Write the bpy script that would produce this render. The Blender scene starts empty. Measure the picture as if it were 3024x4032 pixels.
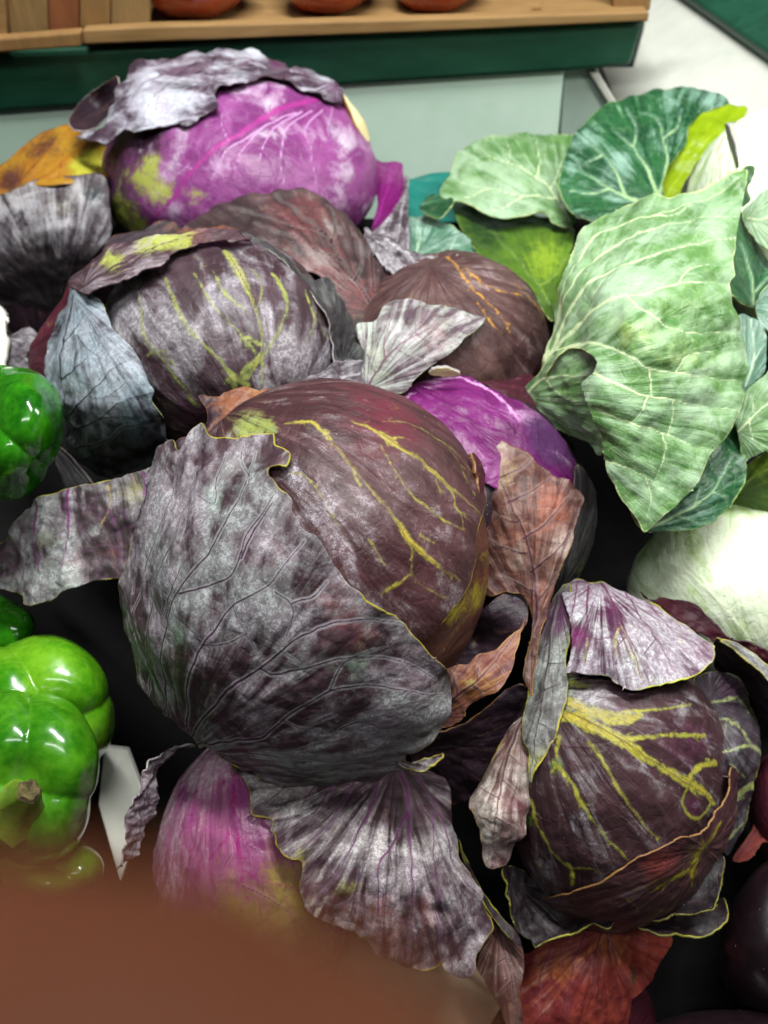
import bpy, math, random
import numpy as np
from mathutils import Matrix, Vector

# ------------------------------------------------------------------ camera
FPX = 3562.0                      # focal length in photo pixels (photo is 3024 x 4032)
CX, CY = 1512.0, 2016.0
CAM_LOC = Vector((0, 0, 0.75))
CAM_M = Matrix.Translation(CAM_LOC) @ Matrix.Rotation(math.radians(45), 4, 'X') @ Matrix.Rotation(math.radians(-3.4), 4, 'Z')
scene = bpy.context.scene
COL = scene.collection
cam = bpy.data.cameras.new('camera')
cam.sensor_fit = 'HORIZONTAL'; cam.sensor_width = 36.0; cam.lens = FPX / 3024 * 36
cam.clip_start = 0.002; cam.clip_end = 50
cam.dof.use_dof = True; cam.dof.focus_distance = 0.385; cam.dof.aperture_fstop = 13.0
cam_o = bpy.data.objects.new('camera', cam); COL.objects.link(cam_o)
cam_o.matrix_world = CAM_M
scene.camera = cam_o
# ------------------------------------------------------------------ light
world = bpy.data.worlds.new('World'); scene.world = world
world.use_nodes = True
world.node_tree.nodes['Background'].inputs[0].default_value = (0.86, 0.93, 1.0, 1)
world.node_tree.nodes['Background'].inputs[1].default_value = 0.02
def lamp(name, loc, target, sx, sy, power, col):
    l = bpy.data.lights.new(name, 'AREA'); l.shape = 'RECTANGLE'; l.size = sx; l.size_y = sy
    l.energy = power; l.color = col
    o = bpy.data.objects.new(name, l); COL.objects.link(o)
    o.location = loc
    o.rotation_euler = (Vector(target) - Vector(loc)).to_track_quat('-Z', 'Y').to_euler()
    return o
lamp('ceiling_tube_lamp', (0.06, 0.44, 1.60), (0.0, 0.36, 0.40), 0.9, 0.06, 31, (0.975, 1.0, 0.965))
lamp('side_tube_lamp', (0.52, 0.40, 0.86), (0.20, 0.36, 0.42), 0.08, 0.35, 2.9, (1.0, 0.98, 0.93))
lamp('aisle_tube_lamp', (-0.1, -0.30, 1.65), (0.0, 0.45, 0.40), 1.2, 0.12, 7.5, (0.975, 1.0, 0.97))
scene.view_settings.view_transform = 'Standard'; scene.view_settings.look = 'None'
scene.view_settings.exposure = -0.15; scene.view_settings.gamma = 1.0
scene.render.engine = 'CYCLES'
scene.cycles.use_denoising = True
try: scene.cycles.denoiser = 'OPENIMAGEDENOISE'
except Exception: pass
scene.cycles.max_bounces = 5; scene.cycles.diffuse_bounces = 2; scene.cycles.glossy_bounces = 2
scene.cycles.use_adaptive_sampling = True; scene.cycles.adaptive_threshold = 0.03

# ------------------------------------------------------------------ geometry helpers
RM = np.array(CAM_M.to_3x3()); RT = np.array(CAM_LOC)
def unproj(px, py, d):
    """point seen at photo pixel (px,py), d metres along the view axis -> world"""
    px = np.asarray(px, float); py = np.asarray(py, float); d = np.asarray(d, float)
    c = np.stack([(px - CX) / FPX * d, -(py - CY) / FPX * d, -d * np.ones_like(px)], -1)
    return c @ RM.T + RT
def P(px, py, d): return Vector(unproj(px, py, d).tolist())
def on_plane(px, py, n, p0):
    r = unproj(px, py, 1.0) - RT
    t = np.dot(np.array(p0) - RT, n) / np.dot(r, n)
    return RT + r * t
def pts(s, dx=0, dy=0):
    return np.array([[float(a) + b for a, b in zip(q.split(','), (dx, dy))] for q in s.split()])

_rng = np.random.RandomState(7)
_perm = _rng.permutation(256); _perm = np.concatenate([_perm, _perm, _perm])
_grad = _rng.normal(size=(256, 3)); _grad /= np.linalg.norm(_grad, axis=1)[:, None]
def perlin(p):
    p = np.asarray(p, float); i = np.floor(p).astype(int); f = p - i; i &= 255
    u = f * f * f * (f * (f * 6 - 15) + 10)
    out = 0
    for dx in (0, 1):
        for dy in (0, 1):
            for dz in (0, 1):
                h = _perm[_perm[_perm[(i[:, 0] + dx) & 255] + ((i[:, 1] + dy) & 255)] + ((i[:, 2] + dz) & 255)]
                g = _grad[h]
                dot = g[:, 0] * (f[:, 0] - dx) + g[:, 1] * (f[:, 1] - dy) + g[:, 2] * (f[:, 2] - dz)
                w = (u[:, 0] if dx else 1 - u[:, 0]) * (u[:, 1] if dy else 1 - u[:, 1]) * (u[:, 2] if dz else 1 - u[:, 2])
                out = out + w * dot
    return out * 1.5
def fbm(p, o=3):
    s = 0; a = 1.0
    for k in range(o):
        s = s + a * perlin(p * 2 ** k + 17.3 * k); a *= 0.5
    return s

def tps(ctrl):
    c = np.array(ctrl, float); xy = c[:, :2] / 1000; z = c[:, 2]
    n = len(c)
    def U(r2): return np.where(r2 > 1e-12, r2 * np.log(r2 + 1e-12), 0)
    K = U(((xy[:, None] - xy[None]) ** 2).sum(-1)) + np.eye(n) * 2e-3
    A = np.zeros((n + 3, n + 3)); A[:n, :n] = K; A[:n, n] = 1; A[:n, n + 1:] = xy
    A[n:, :n] = A[:n, n:].T
    w = np.linalg.lstsq(A, np.concatenate([z, [0, 0, 0]]), rcond=None)[0]
    def f(px, py):
        q = np.stack([px, py], -1) / 1000
        return U(((q[:, None] - xy[None]) ** 2).sum(-1)) @ w[:n] + w[n] + q @ w[n + 1:]
    return f

class Sheet:      # a free leaf: depth interpolated through control points
    def __init__(s, ctrl):
        s.f = tps(ctrl); s.d0 = float(np.mean([c[2] for c in ctrl]))
    def to_uv(s, p): return np.array(p, float)
    def to_pxd(s, uv): return uv[:, 0], uv[:, 1], s.f(uv[:, 0], uv[:, 1])
class Ball:       # a cabbage head: ellipsoid, unrolled around its nearest point
    def __init__(s, cx, cy, rx, ry, d, rz):
        s.c = np.array([cx, cy], float); s.r = np.array([rx, ry], float); s.d = d; s.rz = rz
        s.R = (rx + ry) / 2; s.d0 = d
    def to_uv(s, p):
        q = (np.array(p, float) - s.c) / s.r
        rho = np.linalg.norm(q, axis=-1, keepdims=True)
        th = np.where(rho < 0.995, np.arcsin(np.clip(rho, 0, 0.995)), 1.4708 + (rho - 0.995) * 2.0)
        return q / np.maximum(rho, 1e-9) * th * s.R
    def to_pxd(s, uv):
        r = np.linalg.norm(uv, axis=-1); th = np.clip(r / s.R, 0, 3.1)
        dr = uv / np.maximum(r, 1e-9)[:, None]
        p = s.c + dr * np.sin(th)[:, None] * s.r
        return p[:, 0], p[:, 1], s.d - s.rz * np.cos(th)

def resample(p, step, closed):
    p = np.array(p, float); n = len(p); out = []
    rng = range(n) if closed else range(n - 1)
    for i in rng:
        if closed: a, b, c, d = p[i - 1], p[i], p[(i + 1) % n], p[(i + 2) % n]
        else: a, b, c, d = p[max(i - 1, 0)], p[i], p[i + 1], p[min(i + 2, n - 1)]
        m = max(1, int(np.linalg.norm(c - b) / step))
        t = (np.arange(m) / m)[:, None]
        out.append(0.5 * (2 * b + (c - a) * t + (2 * a - 5 * b + 4 * c - d) * t * t + (3 * b - a - 3 * c + d) * t ** 3))
    if not closed: out.append(p[-1:])
    return np.concatenate(out)

def seg_dist(q, a, b, extra=None):
    """nearest distance from points q to segments a-b, nearest point, and interpolated extra"""
    N = len(q); best = np.full(N, 1e9); near = np.zeros((N, 2)); ex = np.zeros(N)
    ab = b - a; L = np.maximum((ab ** 2).sum(1), 1e-9)
    CH = max(1, int(4e6 // max(1, len(a))))
    for s in range(0, N, CH):
        qq = q[s:s + CH]
        t = ((qq[:, None, 0] - a[None, :, 0]) * ab[None, :, 0] + (qq[:, None, 1] - a[None, :, 1]) * ab[None, :, 1]) / L[None]
        t = np.clip(t, 0, 1)
        nx = a[None, :, 0] + t * ab[None, :, 0]; ny = a[None, :, 1] + t * ab[None, :, 1]
        d = np.sqrt((qq[:, None, 0] - nx) ** 2 + (qq[:, None, 1] - ny) ** 2)
        if extra is not None:
            w = extra[0][None] * (1 - t) + extra[1][None] * t
            d = d - w
        k = d.argmin(1); ii = np.arange(len(qq))
        best[s:s + CH] = d[ii, k]; near[s:s + CH, 0] = nx[ii, k]; near[s:s + CH, 1] = ny[ii, k]
    return best, near

def inside_poly(q, poly):
    a = poly; b = np.roll(poly, -1, 0); ins = np.zeros(len(q), bool)
    for (x0, y0), (x1, y1) in zip(a, b):
        if y0 == y1: continue
        m = (q[:, 1] > min(y0, y1)) & (q[:, 1] <= max(y0, y1))
        ins[m] ^= q[m, 0] < x0 + (q[m, 1] - y0) / (y1 - y0) * (x1 - x0)
    return ins

def vein_field(q, veins, dom, mmpx, spurs=False):
    """veins: list of (points, start width px, end width px) or (points, [widths])"""
    A, B, WA, WB = [], [], [], []
    for v in veins:
        p = v[0] if isinstance(v[0], np.ndarray) else pts(v[0])
        w = np.array(v[1:], float) if len(v) > 2 else np.array([v[1], v[1] * 0.4])
        r = resample(p, 14, False)
        r = r + np.stack([perlin(np.stack([r[:, 0] / 37, r[:, 1] / 37, np.full(len(r), k + 0.5)], -1)) for k in (3, 9)], -1) * 5
        ww = np.interp(np.linspace(0, 1, len(r)), np.linspace(0, 1, len(w)), w)
        sa = np.cumsum(np.r_[0, np.linalg.norm(np.diff(r, axis=0), axis=1)]); z0 = np.full(len(r), r[0, 0] * 0.13)
        if spurs:
            ww = 0.8 * ww * (1 + 0.4 * fbm(np.stack([sa / 45, z0, z0 * 0], -1), 3))
            rs = np.random.RandomState(int(r[0, 0] * 7 + r[0, 1]) % 99991)
            for _ in range(int(sa[-1] / 80)):
                i = rs.randint(1, len(r) - 1) if len(r) > 3 else 0
                if i == 0: break
                tg = r[i + 1 if i + 1 < len(r) else i] - r[i - 1]; tg = tg / max(np.linalg.norm(tg), 1e-6)
                an = rs.choice([-1, 1]) * rs.uniform(0.5, 1.1); ln = rs.uniform(8, 20) + max(ww[i], 2) * rs.uniform(0.8, 1.8)
                dv = np.array([tg[0] * math.cos(an) - tg[1] * math.sin(an), tg[0] * math.sin(an) + tg[1] * math.cos(an)])
                sp_ = dom.to_uv(np.stack([r[i], r[i] + dv * ln * 0.55, r[i] + (dv + tg * 0.3) * ln]))
                w0 = max(ww[i], 2) * 0.35
                A.append(sp_[:-1]); B.append(sp_[1:]); WA.append(np.array([w0, w0 * 0.5])); WB.append(np.array([w0 * 0.5, 0.2]))
        else:
            ww = ww * 0.85 * (1 - 0.65 * np.linspace(0, 1, len(r)) ** 1.5)
        r = dom.to_uv(r)
        A.append(r[:-1]); B.append(r[1:]); WA.append(ww[:-1]); WB.append(ww[1:])
    d, _ = seg_dist(q, np.concatenate(A), np.concatenate(B), (np.concatenate(WA), np.concatenate(WB)))
    return d * mmpx

def blobs(px, py, bl):
    s = np.zeros(len(px))
    for x, y, r, v in bl: s += v * np.exp(-((px - x) ** 2 + (py - y) ** 2) / (r * r))
    return s

def new_obj(name, me, parent=None, mats=()):
    for m in mats: me.materials.append(m)
    o = bpy.data.objects.new(name, me); COL.objects.link(o)
    if parent is not None: o.parent = parent
    return o
def set_attr(me, name, arr):
    a = me.attributes.new(name, 'FLOAT', 'POINT'); a.data.foreach_set('value', np.asarray(arr, np.float32))
def origin(parent): return np.array(parent.location) if parent is not None else np.zeros(3)

def leaf(name, parent, dom, outline, mat, rim, cell=8, off=0.0, va=(), vb=(), k1=(), k2=(), k3=(),
         jag=5, pucker=(0.8, 60), lift=(), edge=(0, 6), ruffle=(0, 40, 8), ridge=(0.2, 1.0), thick=0.9, seed=0, quilt=0.0, base=None, pleat=0.7, label=None):
    """one leaf: an outlined, veined, puckered sheet of real thickness"""
    if isinstance(outline, str): outline = pts(outline)
    ol = resample(outline, 9, True)
    if jag:
        s = np.cumsum(np.r_[0, np.linalg.norm(np.diff(ol, axis=0), axis=1)])
        z = np.zeros(len(s))
        n1 = fbm(np.stack([s / 70, z + seed * 1.7, z], -1), 3); n2 = fbm(np.stack([s / 70, z + 5.1 + seed, z + 40], -1), 3)
        ol = ol + np.stack([n1, n2], -1) * jag
    poly = dom.to_uv(ol)
    mmpx = dom.d0 / FPX * 1000
    lo = poly.min(0) - cell; hi = poly.max(0) + cell
    nx = int((hi[0] - lo[0]) / cell) + 2; ny = int((hi[1] - lo[1]) / cell) + 2
    gx, gy = np.meshgrid(lo[0] + np.arange(nx) * cell, lo[1] + np.arange(ny) * cell)
    q = np.stack([gx.ravel(), gy.ravel()], -1)
    ins = inside_poly(q, poly)
    I = ins.reshape(ny, nx)
    keep = (I[:-1, :-1].astype(int) + I[1:, :-1] + I[:-1, 1:] + I[1:, 1:]) >= 1
    idx = np.arange(nx * ny).reshape(ny, nx)
    quads = np.stack([idx[:-1, :-1][keep], idx[:-1, 1:][keep], idx[1:, 1:][keep], idx[1:, :-1][keep]], -1)
    used = np.unique(quads); remap = np.full(nx * ny, -1); remap[used] = np.arange(len(used))
    quads = remap[quads]; q = q[used]; ins = ins[used]
    ed, near = seg_dist(q, poly, np.roll(poly, -1, 0))
    q[~ins] = near[~ins]; ed[~ins] = 0; ed *= mmpx
    px, py, d = dom.to_pxd(q)
    w = unproj(px, py, d)
    e1 = w[quads[:, 2]] - w[quads[:, 0]]; e2 = w[quads[:, 3]] - w[quads[:, 1]]
    fn = np.cross(e1, e2)
    vn = np.zeros_like(w)
    for k in range(4):
        for c in range(3): vn[:, c] += np.bincount(quads[:, k], fn[:, c], len(w))
    vn /= np.maximum(np.linalg.norm(vn, axis=1), 1e-12)[:, None]
    if ((RT - w) * vn).sum() < 0:
        vn = -vn; quads = quads[:, ::-1]
    A = vein_field(q, va, dom, mmpx, True) if len(va) else np.full(len(q), 30.0)
    B = vein_field(q, vb, dom, mmpx) if len(vb) else np.full(len(q), 30.0)
    # leaf-aligned coordinates: distance from the leaf's base and angle round it
    if base is None:
        v0 = vb[0][0] if len(vb) else (va[0][0] if len(va) else None)
        base = (v0 if isinstance(v0, np.ndarray) else pts(v0))[0] if v0 is not None else outline.mean(0) + (outline[0] - outline.mean(0)) * 1.6
    bu = dom.to_uv(np.array([base], float))[0]; dv = q - bu; md = (q.mean(0) - bu); ma = math.atan2(md[1], md[0])
    ru = np.linalg.norm(dv, axis=1) * mmpx
    an = np.arctan2(dv[:, 1], dv[:, 0]) - ma; rv = ((an + np.pi) % (2 * np.pi) - np.pi) * 55.0
    disp = np.full(len(q), off)
    if pleat:
        pl = fbm(np.stack([rv / 9.0, ru / 55.0, np.full(len(q), seed * 1.37)], -1), 2) + 0.5 * np.abs(perlin(np.stack([rv / 4.0, ru / 30.0, np.full(len(q), seed + 3.3)], -1)))
        disp += pleat * pl * np.clip(ru / 15, 0, 1)
    nz = w * 1000
    disp += pucker[0] * fbm(nz / pucker[1] + seed * 3.1, 3) + pucker[0] * 0.35 * np.abs(perlin(nz / (pucker[1] * 0.3) + seed))
    disp += edge[0] * np.exp(-ed / edge[1])
    if ruffle[0]: disp += ruffle[0] * fbm(nz / ruffle[1] + 7 + seed, 2) * np.exp(-ed / ruffle[2])
    if quilt: disp += quilt * (1 - np.exp(-np.clip(B, 0, 25) / 5.0))
    if len(lift): disp += blobs(px, py, lift)
    disp += ridge[0] * np.exp(-np.clip(B, 0, None) / ridge[1]) + ridge[0] * 0.15 * np.exp(-np.clip(A, 0, None) / (ridge[1] * 2))
    w = w + vn * disp[:, None] / 1000
    w = w - origin(parent)
    me = bpy.data.meshes.new(name)
    me.from_pydata(w.tolist(), [], quads.tolist()); me.update()
    me.polygons.foreach_set('use_smooth', [True] * len(me.polygons))
    set_attr(me, 'va', np.clip(A, -20, 30)); set_attr(me, 'vb', np.clip(B, -20, 30)); set_attr(me, 'ed', ed); set_attr(me, 'ru', ru); set_attr(me, 'rv', rv)
    set_attr(me, 'k1', blobs(px, py, k1)); set_attr(me, 'k2', blobs(px, py, k2)); set_attr(me, 'k3', blobs(px, py, k3))
    o = new_obj(name, me, parent, (mat, rim))
    m = o.modifiers.new('thickness', 'SOLIDIFY'); m.thickness = thick / 1000; m.offset = -1
    m.material_offset_rim = 1; m.use_quality_normals = False
    if label: o['label'] = label
    return o

_ico = {}
def ico(sub):
    if sub not in _ico:
        import bmesh
        bm = bmesh.new(); bmesh.ops.create_icosphere(bm, subdivisions=sub, radius=1)
        v = np.array([p.co[:] for p in bm.verts]); f = [[x.index for x in q.verts] for q in bm.faces]; bm.free()
        _ico[sub] = (v, f)
    return _ico[sub]
def head(name, parent, b, mat, sub=5, lump=1.2, k1=(), k2=(), k3=(), shrink=0.985):
    """the closed body of a cabbage, under its wrapper leaves"""
    v, f = ico(sub)
    px = b.c[0] + v[:, 0] * b.r[0] * shrink; py = b.c[1] - v[:, 1] * b.r[1] * shrink
    w = unproj(px, py, b.d - b.rz * shrink * v[:, 2])
    c = unproj(b.c[0], b.c[1], b.d)
    n = w - c; n /= np.linalg.norm(n, axis=1)[:, None]
    w = w + n * (lump * fbm(w * 22, 3))[:, None] / 1000
    me = bpy.data.meshes.new(name); me.from_pydata((w - origin(parent)).tolist(), [], f); me.update()
    me.polygons.foreach_set('use_smooth', [True] * len(me.polygons))
    one = np.full(len(v), 30.0)
    set_attr(me, 'va', one); set_attr(me, 'vb', one); set_attr(me, 'ed', one)
    hx = (px - b.c[0]) * b.d / FPX * 1000; hy = (py - b.c[1] - b.r[1] * 1.2) * b.d / FPX * 1000
    set_attr(me, 'ru', np.hypot(hx, hy)); set_attr(me, 'rv', np.arctan2(hx, -hy) * 55)
    set_attr(me, 'k1', blobs(px, py, k1)); set_attr(me, 'k2', blobs(px, py, k2)); set_attr(me, 'k3', blobs(px, py, k3))
    return new_obj(name, me, parent, (mat,))
def circle(cx, cy, rx, ry, n=48):
    a = np.linspace(0, 2 * np.pi, n, endpoint=False)
    return np.stack([cx + rx * np.cos(a), cy + ry * np.sin(a)], -1)
def thing(name, label, cat, loc, group=None):
    o = bpy.data.objects.new(name, None); COL.objects.link(o); o.empty_display_size = 0.02
    o.location = loc; o['label'] = label; o['category'] = cat
    if group: o['group'] = group
    return o
def tag(o, label, cat, group=None):
    o['label'] = label; o['category'] = cat
    if group: o['group'] = group
    return o
def slab(name, corners, thick_vec, mat, parent=None, bevel=0.0015, kind=None):
    """a board: a planar outline (world points) given depth along thick_vec"""
    org = origin(parent); c = [np.array(p) - org for p in corners]; t = np.array(thick_vec); n = len(c)
    v = c + [p + t for p in c]
    f = [list(range(n)), list(range(2 * n - 1, n - 1, -1))] + [[i, i + n, (i + 1) % n + n, (i + 1) % n] for i in range(n)]
    me = bpy.data.meshes.new(name); me.from_pydata([list(map(float, p)) for p in v], [], f); me.update()
    import bmesh
    bm = bmesh.new(); bm.from_mesh(me); bmesh.ops.recalc_face_normals(bm, faces=bm.faces); bm.to_mesh(me); bm.free()
    o = new_obj(name, me, parent, (mat,))
    if bevel:
        m = o.modifiers.new('bevel', 'BEVEL'); m.width = bevel; m.segments = 2; m.limit_method = 'ANGLE'
    if kind: o['kind'] = kind
    return o

# ------------------------------------------------------------------ materials
def lin(h):
    c = [int(h[i:i + 2], 16) / 255 for i in (0, 2, 4)]
    return [x / 12.92 if x <= 0.04045 else ((x + 0.055) / 1.055) ** 2.4 for x in c] + [1.0]
class NT:
    def __init__(s, name):
        s.m = bpy.data.materials.new(name); s.m.use_nodes = True; s.t = s.m.node_tree
        s.b = s.t.nodes['Principled BSDF']; s.out = s.t.nodes['Material Output']
        s.co = s.n('ShaderNodeTexCoord').outputs['Object']
        ad = s.n('ShaderNodeVectorMath'); ad.inputs[1].default_value = [(sum(map(ord, name)) * k) % 7 for k in (0.37, 0.73, 1.13)]
        s.put(ad.inputs[0], s.co); s.co = ad.outputs[0]
    def n(s, k): return s.t.nodes.new(k)
    def put(s, sock, v):
        if isinstance(v, bpy.types.NodeSocket): s.t.links.new(v, sock)
        else: sock.default_value = v
    def math(s, op, a, b=0.0, c=0.0, clamp=False):
        n = s.n('ShaderNodeMath'); n.operation = op; n.use_clamp = clamp
        for i, v in enumerate((a, b, c)): s.put(n.inputs[i], v)
        return n.outputs[0]
    def noise(s, scale, detail=3, rough=0.55, dist=0.0, seed=0.0, vec=None):
        n = s.n('ShaderNodeTexNoise')
        s.put(n.inputs['Vector'], vec if vec is not None else s.co)
        n.inputs['Scale'].default_value = scale; n.inputs['Detail'].default_value = detail
        n.inputs['Roughness'].default_value = rough; n.inputs['Distortion'].default_value = dist
        return n.outputs['Fac']
    def voro(s, scale, feat='DISTANCE_TO_EDGE', vec=None):
        n = s.n('ShaderNodeTexVoronoi'); n.feature = feat; n.inputs['Scale'].default_value = scale
        s.put(n.inputs['Vector'], vec if vec is not None else s.co)
        return n.outputs['Distance']
    def step(s, x, lo, hi):
        n = s.n('ShaderNodeMapRange'); n.interpolation_type = 'SMOOTHSTEP'
        s.put(n.inputs['Value'], x); s.put(n.inputs['From Min'], lo); s.put(n.inputs['From Max'], hi)
        return n.outputs['Result']
    def mix(s, f, a, b, mode='MIX'):
        n = s.n('ShaderNodeMix'); n.data_type = 'RGBA'; n.blend_type = mode
        s.put(n.inputs[0], f); s.put(n.inputs[6], a); s.put(n.inputs[7], b)
        return n.outputs[2]
    def attr(s, name):
        n = s.n('ShaderNodeAttribute'); n.attribute_name = name; return n.outputs['Fac']
    def bump(s, h, dist, strength=1.0, prev=None):
        n = s.n('ShaderNodeBump'); n.inputs['Distance'].default_value = dist; n.inputs['Strength'].default_value = strength
        s.put(n.inputs['Height'], h)
        if prev is not None: s.put(n.inputs['Normal'], prev)
        return n.outputs[0]
    def warp(s, scale, amt):
        n = s.n('ShaderNodeTexNoise'); s.put(n.inputs['Vector'], s.co); n.inputs['Scale'].default_value = scale; n.inputs['Detail'].default_value = 2
        a = s.n('ShaderNodeVectorMath'); a.operation = 'MULTIPLY_ADD'
        s.put(a.inputs[0], n.outputs['Color']); a.inputs[1].default_value = (amt,) * 3; s.put(a.inputs[2], s.co)
        return a.outputs[0]
    def fin(s, col, rough=0.5, spec=0.4, normal=None, **kw):
        s.put(s.b.inputs['Base Color'], col); s.put(s.b.inputs['Roughness'], rough); s.b.inputs['Specular IOR Level'].default_value = spec
        if normal is not None: s.put(s.b.inputs['Normal'], normal)
        for k, v in kw.items(): s.b.inputs[k.replace('_', ' ')].default_value = v
        return s.m

def cabbage_mat(name, dark='3a2630', mid='5c3f4c', bloom='a9a7ad', bamt=0.5, bscale=55, a1='c9b52c', a2='7f8f2e',
                vbc='2c1a26', halo=0.25, acc1='6b2f55', acc2='8c8a3a', edge='8f8a2a', ew=0.5, rough=0.5, spec=0.35,
                feather=2.2, seed=0.0, speck=0.6, net=0.25, trans=0.0, streak=0.0, fine=1.0, bloom2=None):
    s = NT(name)
    va, vb, ed, k1, k2, k3, ru, rv = (s.attr(x) for x in ('va', 'vb', 'ed', 'k1', 'k2', 'k3', 'ru', 'rv'))
    cx = s.n('ShaderNodeCombineXYZ'); s.put(cx.inputs[0], s.math('MULTIPLY', ru, 0.022)); s.put(cx.inputs[1], s.math('MULTIPLY', rv, 0.17)); cx.inputs[2].default_value = seed * 3.7
    stk = s.noise(1.0, 5, 0.62, 0.8, 0, cx.outputs[0])
    big = s.noise(28, 3, 0.6, 0.4, seed)
    med = s.noise(bscale, 6, 0.70, 0.5, seed + 3)
    fin_ = s.noise(420, 3, 0.65, 0, seed + 5)
    micro = s.noise(1500, 2, 0.6, 0, seed + 6)
    col = s.mix(s.step(s.math('MULTIPLY_ADD', stk, 0.6, s.math('MULTIPLY', big, 0.4)), 0.40, 0.60), lin(dark), lin(mid))
    w = s.noise(130, 4, 0.68, 0.8, seed + 8)
    wob = s.math('MULTIPLY_ADD', w, 1.6, -0.8)
    col = s.mix(s.step(s.math('ADD', s.math('MULTIPLY_ADD', stk, 1.4, -0.7), s.math('MULTIPLY_ADD', wob, 0.8, k2)), 0.10, 0.90), col, lin(acc1))
    col = s.mix(s.step(s.math('ADD', s.math('MULTIPLY_ADD', stk, 1.2, -0.6), s.math('MULTIPLY_ADD', wob, 0.8, k3)), 0.18, 0.80), col, lin(acc2))
    # reticulate fine veins
    wv = s.warp(60, 0.010)
    vd = s.voro(115, vec=wv)
    netm = s.step(vd, 0.06, 0.0)
    # veins: yellow feathered (a) and thin (b)
    fe = s.math('MULTIPLY_ADD', fin_, feather * 2.6, -feather * 1.3)
    fe = s.math('ADD', fe, s.math('MULTIPLY_ADD', w, feather * 3.4, -feather * 1.7))
    am = s.math('MULTIPLY', s.step(s.math('ADD', va, fe), 0.75, -0.85), s.math('MULTIPLY_ADD', s.step(w, 0.66, 0.36), 0.25, 0.66))
    ac = s.mix(s.math('MAXIMUM', s.step(big, 0.46, 0.64), s.step(s.math('ADD', va, fe), -1.8, 0.2)), lin(a1), lin(a2))
    ac = s.mix(s.math('MULTIPLY', s.step(fin_, 0.5, 0.62), 0.35), ac, lin(mid))
    # waxy bloom
    bm = s.math('ADD', s.math('ADD', s.math('MULTIPLY_ADD', med, 1.9, -0.95 + (bamt - 0.5) * 1.5), s.math('MULTIPLY_ADD', stk, 1.9, -0.95)), s.math('MULTIPLY', k1, 1.1))
    bm = s.math('ADD', bm, s.math('MULTIPLY_ADD', fin_, 0.55, -0.27))
    bm = s.step(bm, -0.30, 0.40)
    sp = s.step(s.math('ADD', fin_, s.math('MULTIPLY', micro, 0.5)), 0.82, 0.64)   # pores without bloom
    bm = s.math('MULTIPLY', bm, s.math('MULTIPLY_ADD', sp, speck, 1 - speck))
    if streak:
        st = s.n('ShaderNodeMapping'); s.put(st.inputs[0], s.co); st.inputs['Scale'].default_value = (1, 0.12, 0.12)
        bm = s.math('MULTIPLY', bm, s.math('MULTIPLY_ADD', s.noise(260, 3, 0.6, 0, seed, st.outputs[0]), streak * 1.6, 1 - streak * 0.8), clamp=True)
    col = s.mix(s.math('MULTIPLY', netm, net), col, lin(vbc))
    if halo: bm = s.math('MAXIMUM', bm, s.math('MULTIPLY', s.step(vb, 1.7, 0.5), halo))
    blc = s.mix(s.step(s.noise(24, 3, 0.6, 0.5), 0.42, 0.60), lin(bloom), lin(bloom2)) if bloom2 else lin(bloom)
    colb = s.mix(s.math('MULTIPLY', bm, 0.92, clamp=True), col, blc)
    colb = s.mix(s.math('MULTIPLY', am, s.math('MULTIPLY_ADD', bm, -0.45, 1.0)), colb, ac)
    bl = s.step(s.math('ADD', vb, s.math('MULTIPLY_ADD', fin_, 0.6, -0.25)), 0.45, 0.0)
    colb = s.mix(s.math('MULTIPLY', bl, 0.95), colb, lin(vbc))
    em = s.step(s.math('ADD', ed, s.math('MULTIPLY_ADD', w, ew * 1.6, -ew * 0.8)), ew * 1.2, ew * 0.3)
    em = s.math('MULTIPLY', em, s.step(big, 0.44, 0.62))
    colb = s.mix(em, colb, lin(edge))
    # dirt specks
    dk = s.step(s.noise(700, 2, 0.5, 0, seed + 21), 0.70, 0.74)
    colb = s.mix(s.math('MULTIPLY', dk, 0.7), colb, lin('1c1412'))
    lt = s.step(s.noise(900, 1, 0.5, 0, seed + 31), 0.765, 0.80)
    colb = s.mix(s.math('MULTIPLY', lt, 0.4 * fine), colb, lin('cfc8bb'))
    h = s.math('MULTIPLY_ADD', fin_, 0.25, s.math('MULTIPLY_ADD', stk, 1.3, s.math('MULTIPLY', med, 0.4)))
    h = s.math('ADD', h, s.math('MULTIPLY', s.step(vb, 0.9, -0.3), 0.10))
    h = s.math('ADD', h, s.math('MULTIPLY', s.step(vd, 0.14, 0.0), -0.10))
    h = s.math('ADD', h, s.math('MULTIPLY', am, 0.08))
    nrm = s.bump(h, 0.0011, 0.8)
    nrm = s.bump(micro, 0.00022, 0.5, nrm)
    rg = s.math('MULTIPLY_ADD', bm, 0.14, rough)
    m = s.fin(colb, rg, spec, nrm)
    if trans:
        tr = s.n('ShaderNodeBsdfTranslucent'); s.put(tr.inputs['Color'], colb); s.put(tr.inputs['Normal'], nrm)
        mx = s.n('ShaderNodeMixShader'); mx.inputs[0].default_value = trans
        s.t.links.new(s.b.outputs[0], mx.inputs[1]); s.t.links.new(tr.outputs[0], mx.inputs[2]); s.t.links.new(mx.outputs[0], s.out.inputs[0])
    return m
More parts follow.
